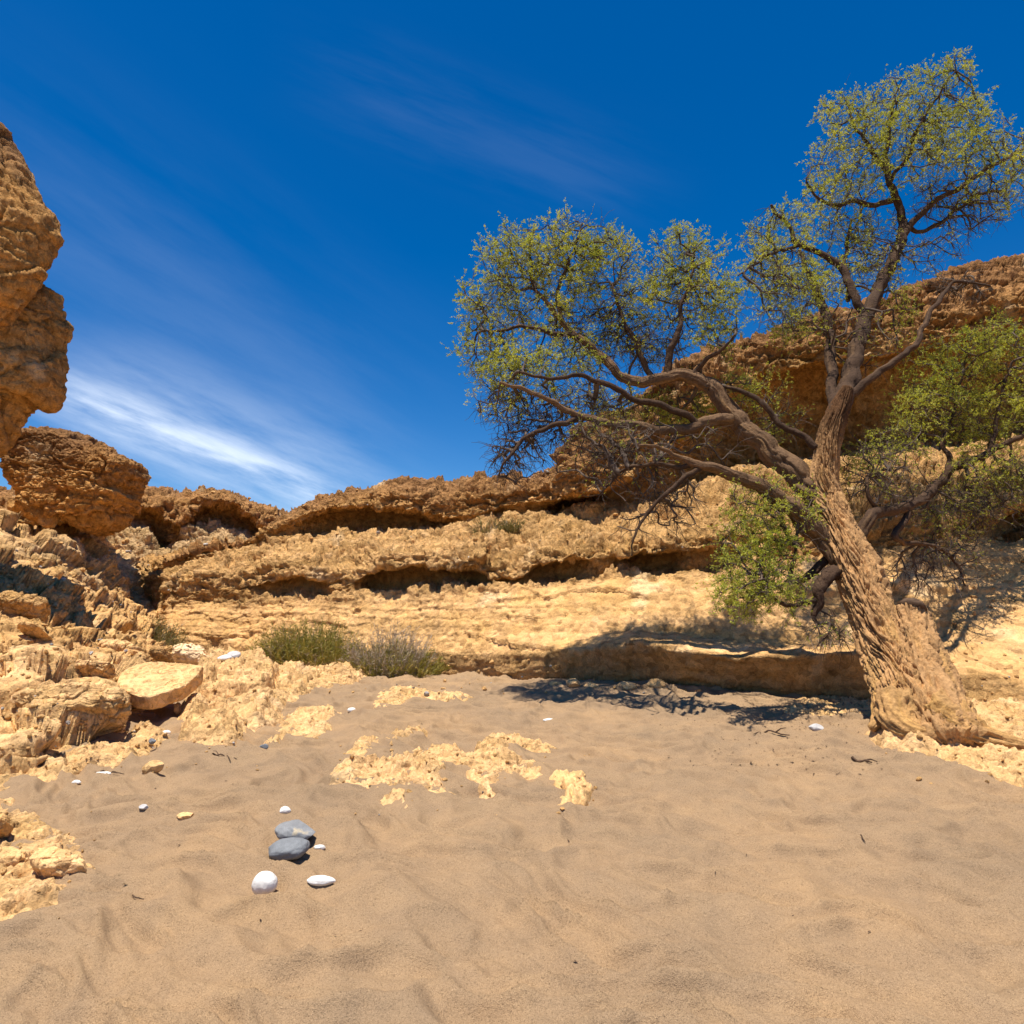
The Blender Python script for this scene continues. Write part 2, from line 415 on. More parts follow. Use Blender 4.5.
def cobble_disp(P, amp=1.0, seed=0, strata=1.0, cob=1.0):
    d = 0.18 * fbm(P * 0.5, 3, 60 + seed)
    m = sstep(-0.25, 0.45, fbm(P * 0.45 + 3, 2, 71 + seed)); m2 = sstep(-0.3, 0.4, fbm(P * 0.7 + 8, 2, 72 + seed))
    d += strata * (0.17 * m * ledges(P, 1.5, 62 + seed) + 0.065 * m2 * ledges(P, 4.1, 68 + seed))
    w = P + 0.10 * np.stack([fbm(P * 2, 2, 63), fbm(P * 2, 2, 64), fbm(P * 2, 2, 65)], 1)
    v, j = facets(w * np.array([1.5, 1.5, 2.4]), 66 + seed, 0.9)
    d += 0.12 * v - 0.05 * sstep(0.05, 0, j)
    v, j = facets(w * np.array([3.8, 3.8, 6.0]) + 3.3, 76 + seed, 0.9)
    d += 0.075 * v * (0.4 + m2) - 0.03 * sstep(0.06, 0, j)
    v, j = facets(w * np.array([9, 9, 12.0]), 67 + seed, 0.9)
    d += cob * 0.034 * v
    f1, f2, c = worley(P * 13.0, 69 + seed)
    d += cob * 0.034 * (0.62 - f1) * (c > 0.35)
    d += 0.045 * fbm(P * 5.5, 4, 70 + seed)
    q = P * np.array([2.4, 2.4, 5.5])
    d -= 0.11 * sstep(0.25, 0.55, fbm(q, 3, 73 + seed))
    d -= 0.06 * sstep(0.22, 0.48, fbm(P * np.array([7, 7, 11.0]), 2, 74 + seed))
    return d * amp

def loft(name, px, lines, rows, disp, tint, mat, smooth_px=6, closed_back=None, wander=1.0, label=None, cat=None, kind='structure'):
    """lines: list of [(px, py or None for the sand, Y), ...] from bottom to top; a real surface in metres"""
    L = []
    for ln in lines:
        ln = sorted(ln, key=lambda a: a[0])
        xs = np.array([a[0] for a in ln], float); Yl = np.interp(px, xs, [a[2] for a in ln])
        k = max(1, int(smooth_px / max(px[1] - px[0], 1e-6)))
        if ln[0][1] is None:
            Yl = blur(Yl, k, 0)
            py = np.full(len(px), 700.0)
            for _ in range(30):
                p = at(px, py, Yl); z = ground(p[:, 0], p[:, 1]) - 0.35
                q = np.stack([p[:, 0], Yl, z], 1); py = proj(q)[1]
            L.append(at(px, py, Yl))
        else:
            py = np.interp(px, xs, [a[1] for a in ln])
            L.append(at(px, blur(py, k, 0), blur(Yl, k, 0)))
    for i in range(1, len(L)):                       # bedding lines wander a little
        q = L[i] * np.array([1.0, 1.0, 0.4]); sc = wander * (1 if i < len(L) - 1 else .6)
        j = (fbm(q * 0.9 + i * 5.3, 2, 300 + i), fbm(q * 2.6 + i * 3.1, 3, 330 + i))
        L[i] = L[i] + np.stack([0 * j[0], sc * (0.16 * j[0] + 0.10 * j[1]), sc * (0.05 * j[0] + 0.065 * j[1])], 1)
    R = []; T = []
    for i in range(len(L) - 1):
        n = rows[i]
        for t in np.linspace(0, 1, n, endpoint=False):
            R.append(L[i] * (1 - t) + L[i + 1] * t); T.append(i + t)
    R.append(L[-1]); T.append(len(L) - 1.0)
    if closed_back is not None:
        top = L[-1]
        for j in range(1, 16):
            s = (j / 15.0) ** 1.5 * closed_back
            d = top[:, :2] / np.linalg.norm(top[:, :2], axis=1, keepdims=True)
            q = top.copy(); q[:, :2] += d * s; q[:, 2] -= 0.02 * s
            R.append(q); T.append(len(L) - 1.0 + j / 15.0)
    P = np.stack(R, 0); T = np.array(T)
    P = blur(P, 1, 0)
    Pb = blur(blur(P, 3, 0), 4, 1)
    N = grid_normals(Pb)
    V = P.reshape(-1, 3); Nn = N.reshape(-1, 3); TT = np.repeat(T, len(px)); XX = np.tile(px, len(T))
    # the normal must look towards the open side (the camera's side of the rock)
    vd = -(V - np.array([0, 0, CAMZ + 3]));
    sgn = np.sign((Nn * vd).sum(1)); big = np.sign(np.median(sgn)) or 1
    Nn = Nn * big
    d = disp(V, TT, XX)
    V2 = V + Nn * d[:, None]
    c = tint(V2, TT, XX)
    f = grid_faces(len(T), len(px))
    if big < 0: f = f[:, ::-1]
    o = mesh_obj(name, V2, f, mat, col=c)
    tag(o, label, cat, kind=kind)
    return o

def L_(xs, py, Y): return [(a, b, c) for a, b, c in zip(xs, py, Y)]

def off(line, dpy, dY, table=None):
    """a line shifted by dpy pixels and dY metres; table: (px, extra dY)"""
    out = []
    xs = sorted(set([a[0] for a in line] + ([t[0] for t in table] if table else [])))
    for x in xs:
        y = np.interp(x, [a[0] for a in line], [a[1] for a in line]); Y = np.interp(x, [a[0] for a in line], [a[2] for a in line])
        e = np.interp(x, [t[0] for t in table], [t[1] for t in table]) if table else 0
        out.append((x, y + dpy, Y + dY + e))
    return out

# --- the canyon wall across the back and along the right-hand side
KX = [120, 165, 250, 300, 340, 400, 430, 520, 600, 640, 700, 740, 800, 870, 950, 1024, 1200, 1500]
foot = [(x, None, Y) for x, Y in zip(KX, [18.5, 15.6, 14.6, 13.8, 13.2, 12.4, 12.0, 10.9, 10.6, 10.4, 9.95, 9.72, 9.4, 9.15, 8.6, 7.9, 6.8, 5.4])]
lip = L_(KX, [640, 641, 648, 650, 652, 652, 653, 656, 650, 643, 650, 655, 656, 657, 672, 684, 690, 700], [18.7, 15.7, 14.7, 13.9, 13.3, 12.5, 12.1, 10.85, 10.15, 9.72, 9.28, 9.06, 8.75, 8.55, 8.75, 8.4, 7.3, 5.9])
step = L_(KX, [620, 630, 636, 636, 637, 637, 636, 634, 632, 630, 638, 642, 644, 645, 640, 636, 630, 620], [18.9, 15.9, 14.95, 14.15, 13.6, 12.8, 12.4, 11.3, 10.8, 10.5, 10.15, 9.95, 9.7, 9.55, 9.5, 9.2, 8.1, 6.7])
bench = L_(KX, [600, 604, 601, 597, 595, 592, 590, 584, 577, 575, 572, 566, 559, 549, 541, 532, 500, 450], [19.4, 16.4, 15.55, 14.85, 14.25, 13.45, 13.05, 12.05, 11.55, 11.35, 11.05, 10.9, 11.1, 11.0, 11.0, 10.9, 10.0, 8.6])
lipx = [120, 255, 275, 318, 335, 358, 372, 478, 492, 525, 545, 576, 592, 612, 630, 672, 688, 712, 740, 780, 860, 985, 1000, 1024, 1100]
lipd = [.1, .22, -.05, -.05, .25, .22, -.1, -.1, .22, .22, -.05, -.03, .22, .2, -.03, 0, .22, .05, .2, .2, .25, .25, -.1, -.1, .1]
rec = [(120, .1), (255, .15), (275, .6), (318, .7), (335, .12), (358, .2), (375, 1.1), (440, 1.35), (478, 1.2), (492, .5), (520, .5), (545, .9), (575, .8), (592, .25), (612, .3), (630, .95), (672, .85), (688, .3), (712, .6), (740, .3), (780, .2), (860, .15), (985, .15), (1000, .7), (1024, .9), (1100, .2)]
recb = off(bench, -1.5, 0.0, rec)
ceilpy = [(120, 575, 0), (165, 590, 0), (250, 584, 0), (272, 580, 0), (285, 573, 0), (310, 573, 0), (325, 584, 0), (350, 584, 0), (368, 572, 0), (385, 566, 0), (420, 565, 0), (460, 566, 0), (480, 570, 0), (490, 577, 0), (520, 576, 0), (540, 564, 0), (580, 558, 0), (640, 552, 0), (700, 549, 0), (740, 546, 0), (800, 546, 0), (870, 540, 0), (950, 532, 0), (985, 528, 0), (1000, 515, 0), (1024, 512, 0), (1200, 470, 0), (1500, 410, 0)]
recc = [(x, np.interp(x, [a[0] for a in ceilpy], [a[1] for a in ceilpy]) + 3, Y) for x, _, Y in recb]
mid0 = [(x, np.interp(x, [a[0] for a in ceilpy], [a[1] for a in ceilpy]) + 1, np.interp(x, [a[0] for a in bench], [a[2] for a in bench]) + np.interp(x, lipx, lipd)) for x, _, Y in recb]
midb = [(x, py - 14, Y + 0.10) for x, py, Y in mid0]
mid1 = L_(KX, [565, 574, 545, 535, 533, 531, 530, 514, 505, 500, 486, 474, 462, 452, 446, 440, 400, 330], [21.0, 18.0, 17.8, 17.5, 16.9, 16.1, 15.6, 14.6, 14.1, 13.9, 13.5, 13.4, 13.3, 13.2, 13.2, 13.2, 12.3, 10.7])
rec2 = [(120, .1), (270, .1), (300, .25), (318, .9), (350, 1.4), (400, 1.5), (445, 1.2), (465, .25), (520, .25), (545, .3), (553, .7), (566, 1.6), (592, 1.6), (604, .4), (660, .3), (690, 1.0), (740, 1.9), (800, 2.4), (900, 2.5), (1024, 2.4), (1200, 2.0), (1500, 1.6)]
r2b = off(mid1, -1.5, 0.1, rec2)
c2x = [120, 250, 290, 330, 370, 410, 440, 470, 500, 540, 556, 566, 592, 606, 640, 680, 720, 760, 800, 850, 900, 960, 1024, 1200, 1500]
c2y = [563, 541, 522, 508, 505, 509, 518, 516, 506, 502, 500, 496, 493, 490, 470, 440, 402, 374, 366, 362, 350, 336, 326, 280, 190]
r2c = [(x, np.interp(x, c2x, c2y) + 6, np.interp(x, [a[0] for a in r2b], [a[2] for a in r2b]) - np.interp(x, [0, 660, 740, 1500], [0, 0, .7, .7])) for x in sorted(set(c2x + [a[0] for a in r2b]))]
m1Y = lambda x: np.interp(x, [a[0] for a in mid1], [a[2] for a in mid1])
frontY = [(120, .1), (300, .1), (545, .0), (556, -.3), (570, -.75), (600, -.8), (640, -.4), (680, 0), (760, .0), (1500, 0)]
fY = lambda x: m1Y(x) + np.interp(x, [a[0] for a in frontY], [a[1] for a in frontY])
top0 = [(x, y, fY(x)) for x, y in zip(c2x, c2y)]
skx = [120, 165, 200, 250, 285, 292, 320, 350, 372, 395, 412, 440, 470, 492, 530, 556, 563, 570, 585, 610, 640, 672, 700, 745, 770, 800, 840, 870, 900, 950, 1000, 1024, 1200, 1500]
sky_ = [561, 571, 549, 543, 518, 512, 499, 490, 487, 480, 479, 482, 478, 475, 470, 466, 455, 440, 426, 410, 388, 364, 352, 338, 333, 321, 310, 300, 285, 269, 255, 251, 190, 90]
mid_sk = [(x, 0.45 * y + 0.55 * np.interp(x, c2x, c2y), fY(x) + 0.12) for x, y in zip(skx, sky_)]
skyl = [(x, y, fY(x) + np.interp(x, [120, 300, 560, 620, 1500], [.3, 1.1, .9, .5, .9])) for x, y in zip(skx, sky_)]

def tint_wall(P, T, X):
    key = [0, 1, 2, 3, 4, 5, 6, 7, 8, 9, 10, 11, 12, 13, 14, 15]
    cols = ['bench', 'bench', 'bench', 'bench', 'tan', 'ochre', 'tan', 'tan', 'tan', 'ochre', 'ochre', 'ochre', 'brown', 'dark', 'dark', 'dark']
    A = np.array([PAL[c] for c in cols])
    T2 = T + 0.5 * fbm(P * 0.7, 3, 90) * 0.7
    base = np.stack([np.interp(T2, key, A[:, i]) for i in range(3)], 1)
    # the right side weathers redder and darker towards its rim
    r = sstep(720, 900, X)[:, None] * sstep(11, 13, T)[:, None]
    base = base * (1 - 0.35 * r) + PAL['red'] * 0.35 * r * 0.8
    al = 1 - 0.66 * sstep(0.9, 1.3, T) * sstep(3.15, 2.75, T + 0.12 * fbm(P * .9, 3, 191))
    return np.c_[rock_tint(P, base, 1), al]

def disp_wall(P, T, X):
    d = cobble_disp(P, 1.0, 1)
    bench_ = sstep(3.15, 2.75, T)                      # the lower bench is finer grained and smoother
    v, j = facets(P * np.array([1.1, 1.1, 3.6]) + 0.12 * fbm(P * 3, 2, 83)[:, None], 82, 0.5); v2, j2 = facets(P * np.array([4, 4, 9.0]) + 0.15 * fbm(P * 5, 2, 83)[:, None], 81, 0.8)
    fine = 0.022 * v - 0.012 * sstep(.03, 0, j) + 0.008 * v2 + 0.018 * ledges(P, 6.3, 79, 2.0) + 0.04 * fbm(P * 0.5, 2, 91) + 0.085 * ledges(P, 2.3, 92, 2.0) * sstep(-.3, .4, fbm(P * .5, 2, 93)) + 0.012 * fbm(P * 3.0, 4, 94)
    fine -= 0.026 * sstep(0.32, 0.58, fbm(P * np.array([2.2, 2.2, 7.0]), 3, 86)) + 0.018 * sstep(0.34, 0.58, fbm(P * np.array([6, 6, 14.0]), 3, 87))
    f1, f2, c = worley(P * 14, 88); fine += 0.006 * (0.6 - f1) * (c > .5)
    f1, f2, c = worley(P * np.array([0.9, 0.9, 0.55]) + 0.2 * fbm(P * 1.5, 2, 85)[:, None], 89); fine -= 0.05 * sstep(0.03, 0.0, f2 - f1) * sstep(.1, .5, fbm(P * .9 + 4, 2, 84))
    d = d * (1 - bench_) + fine * bench_
    # the roofs and back walls of the hollows are smooth
    cave = sstep(720, 790, X) * sstep(9.2, 9.8, T) * sstep(11.4, 10.8, T)
    rc = np.maximum(sstep(3.3, 3.7, T) * sstep(6.3, 5.8, T), sstep(8.6, 9.0, T) * sstep(11.2, 10.8, T) * sstep(700, 640, X))
    return d * (1 - 0.55 * np.maximum(cave, rc))

pxw = np.concatenate([np.arange(120, 1060, 1.15), np.linspace(1061, 1500, 110)])
loft('canyon_cliff', pxw, [foot, lip, step, bench, recb, recc, mid0, midb, mid1, r2b, r2c, top0, mid_sk, skyl],
     [30, 18, 48, 16, 14, 16, 12, 46, 20, 40, 24, 30, 26], disp_wall, tint_wall, M_CLIFF, closed_back=16, smooth_px=4)

# --- the far end of the gully on the left
FX = [-200, 60, 100, 125, 160, 180, 205, 235, 255, 285, 320, 420]
fsk = [480, 490, 489, 487, 488, 492, 487, 490, 499, 512, 520, 530]
FY = 27.0
far = [[(x, None, 22.0) for x in FX],
       L_(FX, [612] * 12, [22.3] * 12),
       L_(FX, [560, 560, 560, 558, 556, 556, 556, 552, 556, 560, 560, 560], [25] * 12),
       [(-200, 545, 26), (90, 540, 26), (135, 522, 26), (150, 524, 26), (158, 552, 26), (172, 550, 26), (190, 528, 26.), (215, 522, 26.2), (240, 533, 26), (262, 545, 26), (300, 540, 26), (420, 545, 26)],
       [(-200, 544, 26.3), (90, 539, 26.3), (135, 521, 26.8), (150, 522, 27.0), (158, 549, 27.2), (172, 547, 26.9), (190, 527, 26.4), (215, 521, 26.5), (240, 532, 26.9), (262, 544, 26.8), (300, 539, 26.4), (420, 543, 26.4)],
       [(-200, 515, 26.3), (90, 515, 26.3), (130, 508, 26.8), (148, 511, 26.9), (160, 521, 27.1), (175, 527, 26.7), (190, 521, 26.3), (205, 512, 26.9), (235, 513, 27.0), (262, 527, 26.7), (300, 525, 26.4), (420, 535, 26.4)],
       [(-200, 512, 25.9), (90, 513, 25.9), (130, 506, 25.8), (148, 509, 25.7), (160, 519, 25.7), (175, 525, 25.8), (190, 512, 25.9), (205, 499, 25.8), (235, 501, 25.8), (262, 525, 25.8), (300, 524, 26), (420, 534, 26)],
       L_(FX, [a + 8 for a in fsk], [26.2] * 12),
       L_(FX, fsk, [27.2] * 12)]
def tint_far(P, T, X):
    cols = ['tan', 'ash', 'ash', 'ash', 'ochre', 'ochre', 'brown', 'brown', 'dark', 'dark']
    A = np.array([PAL[c] for c in cols]); T2 = T + 0.3 * fbm(P * 0.5, 3, 95)
    return rock_tint(P, np.stack([np.interp(T2, range(10), A[:, i]) for i in range(3)], 1), 2)
loft('far_cliff', np.arange(-200, 420, 1.3), far, [24, 34, 26, 10, 22, 10, 14, 14],
     lambda P, T, X: 1.3 * cobble_disp(P, 1.0, 2, 0.6) + 0.15 * fbm(P * 0.7, 3, 96), tint_far, M_CLIFF, closed_back=20, smooth_px=3)

# --- the rubble slope and rock shelf on the left
SX = [-700, -400, -200, -60, 0, 30, 60, 100, 122, 132, 142, 160, 185, 215, 260]
sl = [
 [(x, None, Y) for x, Y in zip(SX, [3.6, 4.2, 4.6, 5.0, 5.25, 5.4, 5.6, 6.0, 6.4, 7.3, 8.6, 10.5, 14.5, 18., 22.])],
 L_(SX, [900, 830, 790, 765, 748, 742, 736, 728, 722, 715, 708, 690, 664, 652, 640], [3.8, 4.4, 4.8, 5.2, 5.5, 5.65, 5.9, 6.3, 6.7, 7.6, 8.9, 10.8, 14.8, 18.4, 22.3]),
 L_(SX, [760, 730, 712, 702, 694, 688, 683, 680, 686, 690, 694, 680, 658, 644, 634], [4.5, 5.2, 5.8, 6.25, 6.55, 6.75, 7.0, 7.35, 7.6, 8.2, 9.4, 11.3, 15.3, 18.9, 22.8]),
 L_(SX, [680, 668, 660, 654, 650, 650, 650, 654, 660, 667, 680, 670, 650, 634, 624], [5.8, 6.7, 7.4, 7.9, 8.3, 8.6, 9.0, 9.6, 9.9, 10.2, 10.7, 12.4, 16.2, 19.8, 23.6]),
 L_(SX, [620, 615, 612, 610, 612, 615, 620, 628, 634, 638, 644, 642, 634, 616, 608], [6.8, 7.6, 8.2, 8.8, 9.3, 9.9, 10.6, 11.8, 12.6, 13.0, 13.4, 14.6, 17.6, 21., 24.4]),
 L_(SX, [560, 566, 572, 578, 582, 584, 590, 600, 604, 606, 610, 606, 604, 596, 590], [8.0, 8.9, 9.7, 10.5, 11.2, 11.9, 12.7, 14.2, 15.2, 15.7, 16.2, 17.4, 19.8, 22.4, 25]),
 L_(SX, [520, 528, 536, 540, 542, 545, 550, 560, 568, 572, 576, 580, 578, 576, 574], [9.2, 10.2, 11.2, 12.2, 13., 13.8, 14.6, 16.4, 17.6, 18.2, 18.8, 20., 22., 23.8, 26]),
 L_(SX, [470, 490, 505, 512, 516, 520, 524, 534, 546, 552, 558, 566, 566, 566, 566], [10.5, 11.6, 12.7, 13.8, 14.6, 15.4, 16.2, 18., 19.4, 20., 20.6, 21.8, 23.4, 24.8, 27]),
]
def tint_slope(P, T, X):
    cols = ['pale', 'pale', 'pale', 'tan', 'tan', 'tan', 'ash', 'tan', 'ochre']
    A = np.array([PAL[c] for c in cols]); T2 = T + 0.6 * fbm(P * 0.6, 3, 97)
    return np.c_[rock_tint(P, np.stack([np.interp(T2, range(9), A[:, i]) for i in range(3)], 1), 3), np.full(len(P), .74)]
def disp_slope(P, T, X):
    """fractured slabs that step down to the sand; crumbly only in patches"""
    w = 0.2 * np.stack([fbm(P * 0.9, 2, 101), fbm(P * 0.9, 2, 102), fbm(P * 0.9, 2, 103)], 1)
    v, j = facets((P + w) * np.array([0.75, 0.75, 1.9]), 98, 0.8)
    d = 0.30 * v - 0.10 * sstep(.045, 0, j)
    v, j = facets((P + w) * np.array([1.9, 1.9, 4.0]) + 4, 99, 0.8)
    d += 0.11 * v - 0.035 * sstep(.04, 0, j)
    m = sstep(-0.1, 0.45, fbm(P * 0.8 + 5, 3, 104))
    d += (0.15 + 0.65 * m) * 0.55 * cobble_disp(P, 1.0, 3, 0.6, 0.9) + 0.05 * ledges(P, 3.0, 105) + 0.02 * fbm(P * 4, 3, 106)
    return d * (0.8 + 0.35 * sstep(2.5, 5, T))
loft('rubble_slope', np.concatenate([np.linspace(-700, -120, 130), np.arange(-116, 262, 1.0)]), sl, [44, 40, 36, 40, 40, 40, 30],
     disp_slope, tint_slope, M_CLIFF, closed_back=14, smooth_px=4)
# ------------------------------------------------------------------ loose rocks and outcrops
def rock_noise(P, size, seed, rough=1.0, facet=1.0):
    """relief of a broken rock; size in metres sets the scale"""
    q = P / size
    d = 0.10 * fbm(q * 1.6, 3, seed) * facet
    v, j = facets(q * 1.9 + 0.2 * fbm(q * 2, 2, seed + 1)[:, None], seed + 2, 1.0)
    d += (0.15 * v - 0.03 * sstep(0.05, 0, j)) * facet + 0.05 * facets(q * 5.0, seed + 12, 1.0)[0] * facet
    d = d * size
    k = min(1.0, size / 0.6) * rough
    d += 0.03 * k * ledges(P, 5.0, seed + 6) + 0.016 * k * ledges(P, 13.0, seed + 7)
    f1, f2, c = worley(P * 13.0, seed + 3); d += 0.025 * k * (0.55 - f1) * (c > 0.3)
    d += 0.022 * k * fbm(P * 9, 4, seed + 4)
    d -= 0.035 * k * sstep(.2, .5, fbm(P * np.array([8, 8, 13.0]), 3, seed + 5))
    return d

def outline_rock(name, poly, Y, tilt, front, back, mat, col, label, cat='boulder', group=None, seed=0, p=3.2, n=260, rings=90, rough=1.0, facet=1.0, disp=None, tint=None, sink=0.0, big=False):
    """a boulder whose outline lies in a plane through the depth Y; tilt 0 = upright plane, 90 = level; front/back = thickness either side in metres"""
    poly = np.array(poly, float)
    # resample the closed outline
    q = np.vstack([poly, poly[:1]]); s = np.r_[0, np.cumsum(np.linalg.norm(np.diff(q, axis=0), axis=1))]
    t = np.linspace(0, s[-1], n, endpoint=False); ox = np.interp(t, s, q[:, 0]); oy = np.interp(t, s, q[:, 1])
    k = np.array([1, 4, 6, 4, 1]) / 16.0
    for _ in range(1 if name == 'perched_boulder' else 2):
        ox = sum(np.roll(ox, i - 2) * k[i] for i in range(5)); oy = sum(np.roll(oy, i - 2) * k[i] for i in range(5))
    cx, cy = poly[:, 0].mean(), poly[:, 1].mean()
    C = at(cx, cy, Y); a = math.radians(tilt)
    N = np.array([0, -math.cos(a), math.sin(a)])
    want = (ox.min(), ox.max(), oy.min(), oy.max()); O = np.array([0, 0, CAMZ])
    rho = np.sin(np.linspace(0, 1, rings) * math.pi / 2)
    hf = np.maximum(0, 1 - rho ** p) ** (1 / p)
    for it in range(3):                          # the bulge front and back must not widen the silhouette
        d = np.stack([(ox - 512) / F, CP - (512 - oy) / F * SP, SP + (512 - oy) / F * CP], 1)
        tt = ((C - O) @ N) / (d @ N); E = O + d * tt[:, None]
        ctr = E.mean(0); size = np.sqrt(((E - ctr) ** 2).sum(1).mean())
        rows = [ctr + (E - ctr) * max(r, 0.004) - N * h * back for r, h in zip(rho[:-1], hf[:-1])] + [ctr + (E - ctr) * max(r, 0.004) + N * h * front for r, h in zip(rho[::-1], hf[::-1])]
        P = np.stack(rows, 0)                      # back centre -> rim -> front centre
        Pw = np.concatenate([P, P[:, :1]], 1)
        Nn = grid_normals(Pw)[:, :-1]
        V = P.reshape(-1, 3); Nn = Nn.reshape(-1, 3)
        sg = np.sign(((V - ctr) * Nn).sum(1)); Nn = Nn * (np.sign(np.median(sg)) or 1)
        V = V + Nn * ((disp or (lambda X: rock_noise(X, size, seed, rough, facet)))(V))[:, None]
        if it == 2 or big: break
        qx, qy = proj(V); lo, hi = np.percentile(qx, .3), np.percentile(qx, 99.7); lo2, hi2 = np.percentile(qy, .3), np.percentile(qy, 99.7)
        ox = want[0] + (ox - lo) * (want[1] - want[0]) / (hi - lo); oy = want[2] + (oy - lo2) * (want[3] - want[2]) / (hi2 - lo2)
    V = V - np.array([0, 0, sink])
    c = (tint or (lambda X: rock_tint(X, col, seed)))(V)
    a_ = np.arange(P.shape[0] * n).reshape(P.shape[0], n); b_ = np.roll(a_, -1, 1)
    f = np.stack([a_[:-1].ravel(), b_[:-1].ravel(), b_[1:].ravel(), a_[1:].ravel()], 1)
    if np.median(sg) < 0: f = f[:, ::-1]
    o = mesh_obj(name, V, f, mat, col=c)
    return tag(o, label, cat, group)

def disp_big(seed, s=1.0):
    def f(P):
        d = cobble_disp(P, s, seed, 0.7)
        v, j = facets(P * 0.8 + 0.2 * fbm(P, 2, seed)[:, None], seed + 5, 1.0)
        return d + 0.30 * s * v - 0.10 * s * sstep(.05, 0, j)
    return f
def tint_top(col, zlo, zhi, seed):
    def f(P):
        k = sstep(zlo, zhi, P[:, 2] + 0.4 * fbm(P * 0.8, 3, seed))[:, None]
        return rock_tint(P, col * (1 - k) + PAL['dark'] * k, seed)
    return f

# the overhanging blocks at the upper left
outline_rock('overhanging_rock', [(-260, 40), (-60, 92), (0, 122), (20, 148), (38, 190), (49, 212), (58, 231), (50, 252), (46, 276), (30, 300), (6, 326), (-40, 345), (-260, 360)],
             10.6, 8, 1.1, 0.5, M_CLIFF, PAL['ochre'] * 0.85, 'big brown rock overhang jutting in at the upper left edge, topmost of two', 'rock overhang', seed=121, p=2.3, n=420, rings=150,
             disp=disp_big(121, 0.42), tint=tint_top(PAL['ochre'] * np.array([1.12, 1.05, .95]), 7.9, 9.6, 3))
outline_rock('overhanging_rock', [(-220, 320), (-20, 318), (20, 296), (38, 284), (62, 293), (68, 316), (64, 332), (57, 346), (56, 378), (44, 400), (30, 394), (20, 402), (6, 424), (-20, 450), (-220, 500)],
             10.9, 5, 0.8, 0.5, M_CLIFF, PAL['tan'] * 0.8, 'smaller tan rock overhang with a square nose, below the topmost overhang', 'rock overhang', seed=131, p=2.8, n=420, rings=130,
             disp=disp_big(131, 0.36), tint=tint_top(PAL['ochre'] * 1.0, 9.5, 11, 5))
w = outline_rock('left_cliff', [(-1500, -80), (-800, -40), (-420, 20), (-290, 90), (-240, 250), (-250, 420), (-300, 560), (-340, 680), (-700, 760), (-1500, 800)],
             12.0, 0, 1.6, 0.6, M_CLIFF, PAL['ochre'], None, None, seed=141, p=2.6, n=420, rings=110, disp=disp_big(141, 1.2), big=True)
tag(w, kind='structure')
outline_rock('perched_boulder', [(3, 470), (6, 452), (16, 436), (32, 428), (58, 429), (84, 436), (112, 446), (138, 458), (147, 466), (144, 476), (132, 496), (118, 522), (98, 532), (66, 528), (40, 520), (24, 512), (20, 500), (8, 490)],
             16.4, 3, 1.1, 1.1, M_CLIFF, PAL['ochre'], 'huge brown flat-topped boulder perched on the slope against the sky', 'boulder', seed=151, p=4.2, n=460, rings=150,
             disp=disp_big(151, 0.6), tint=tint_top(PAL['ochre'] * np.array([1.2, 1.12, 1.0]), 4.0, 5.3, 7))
# blocks of the gully floor
outline_rock('slab_rock', [(118, 690), (121, 676), (136, 666), (164, 662), (202, 668), (197, 680), (186, 692), (172, 700), (150, 709), (135, 706), (124, 700)],
             7.75, 66, 0.06, 0.17, M_SLAB, PAL['pale'] * 0.85, 'smooth pale slab of rock lying tilted over a dark hollow', 'slab', seed=161, p=5.5, rough=0.45, facet=0.22)
outline_rock('white_block', [(172, 662), (174, 648), (194, 644), (207, 650), (209, 660), (217, 667), (206, 674), (186, 669)],
             11.6, 35, 0.30, 0.30, M_SLAB, PAL['white'] * 1.15, 'chalky white-topped block just behind the tilted slab', 'rock', seed=165, p=3.5, rough=0.6, facet=0.6)
outline_rock('brown_rock', [(150, 660), (152, 650), (162, 646), (173, 650), (172, 662), (160, 666)], 11.9, 30, 0.25, 0.3, M_CLIFF, PAL['tan'], 'small tan rock wedged left of the white-topped block', 'rock', seed=167, facet=0.7)
outline_rock('brown_rock', [(125, 664), (126, 655), (136, 651), (146, 657), (140, 664), (130, 668)], 10.0, 40, 0.18, 0.25, M_SLAB, PAL['tan'], 'rounded tan rock at the back left corner of the tilted slab', 'rock', seed=168, facet=0.6)
outline_rock('ledge_rock', [(98, 648), (104, 641), (118, 642), (132, 647), (142, 655), (134, 660), (120, 658), (108, 660), (100, 656)], 10.4, 60, 0.12, 0.2, M_PALE, PAL['pale'], 'thin pale ledge rock jutting from the left slope over a dark gap', 'rock', seed=169, facet=0.6)
outline_rock('brown_rock', [(174, 716), (175, 705), (180, 702), (186, 707), (184, 716), (178, 719)], 7.9, 30, 0.10, 0.14, M_SLAB, PAL['tan'], 'fist-like brown stone at the right end of the hollow under the slab', 'rock', seed=170, facet=0.5)
outline_rock('rounded_boulder', [(18, 637), (24, 628), (38, 624), (50, 629), (53, 637), (44, 643), (26, 643)], 8.9, 35, 0.25, 0.3, M_SLAB, PAL['tan'] * 0.95, 'rounded brown boulder resting on the left slope above the shelf', 'boulder', seed=171, facet=0.6)
outline_rock('rounded_boulder', [(-30, 660), (-10, 640), (4, 636), (9, 648), (8, 664), (0, 676), (-20, 684)], 6.7, 20, 0.3, 0.35, M_SLAB, PAL['tan'], 'rounded tan boulder cut off by the left edge beside a dark gap', 'boulder', seed=173, facet=0.6)

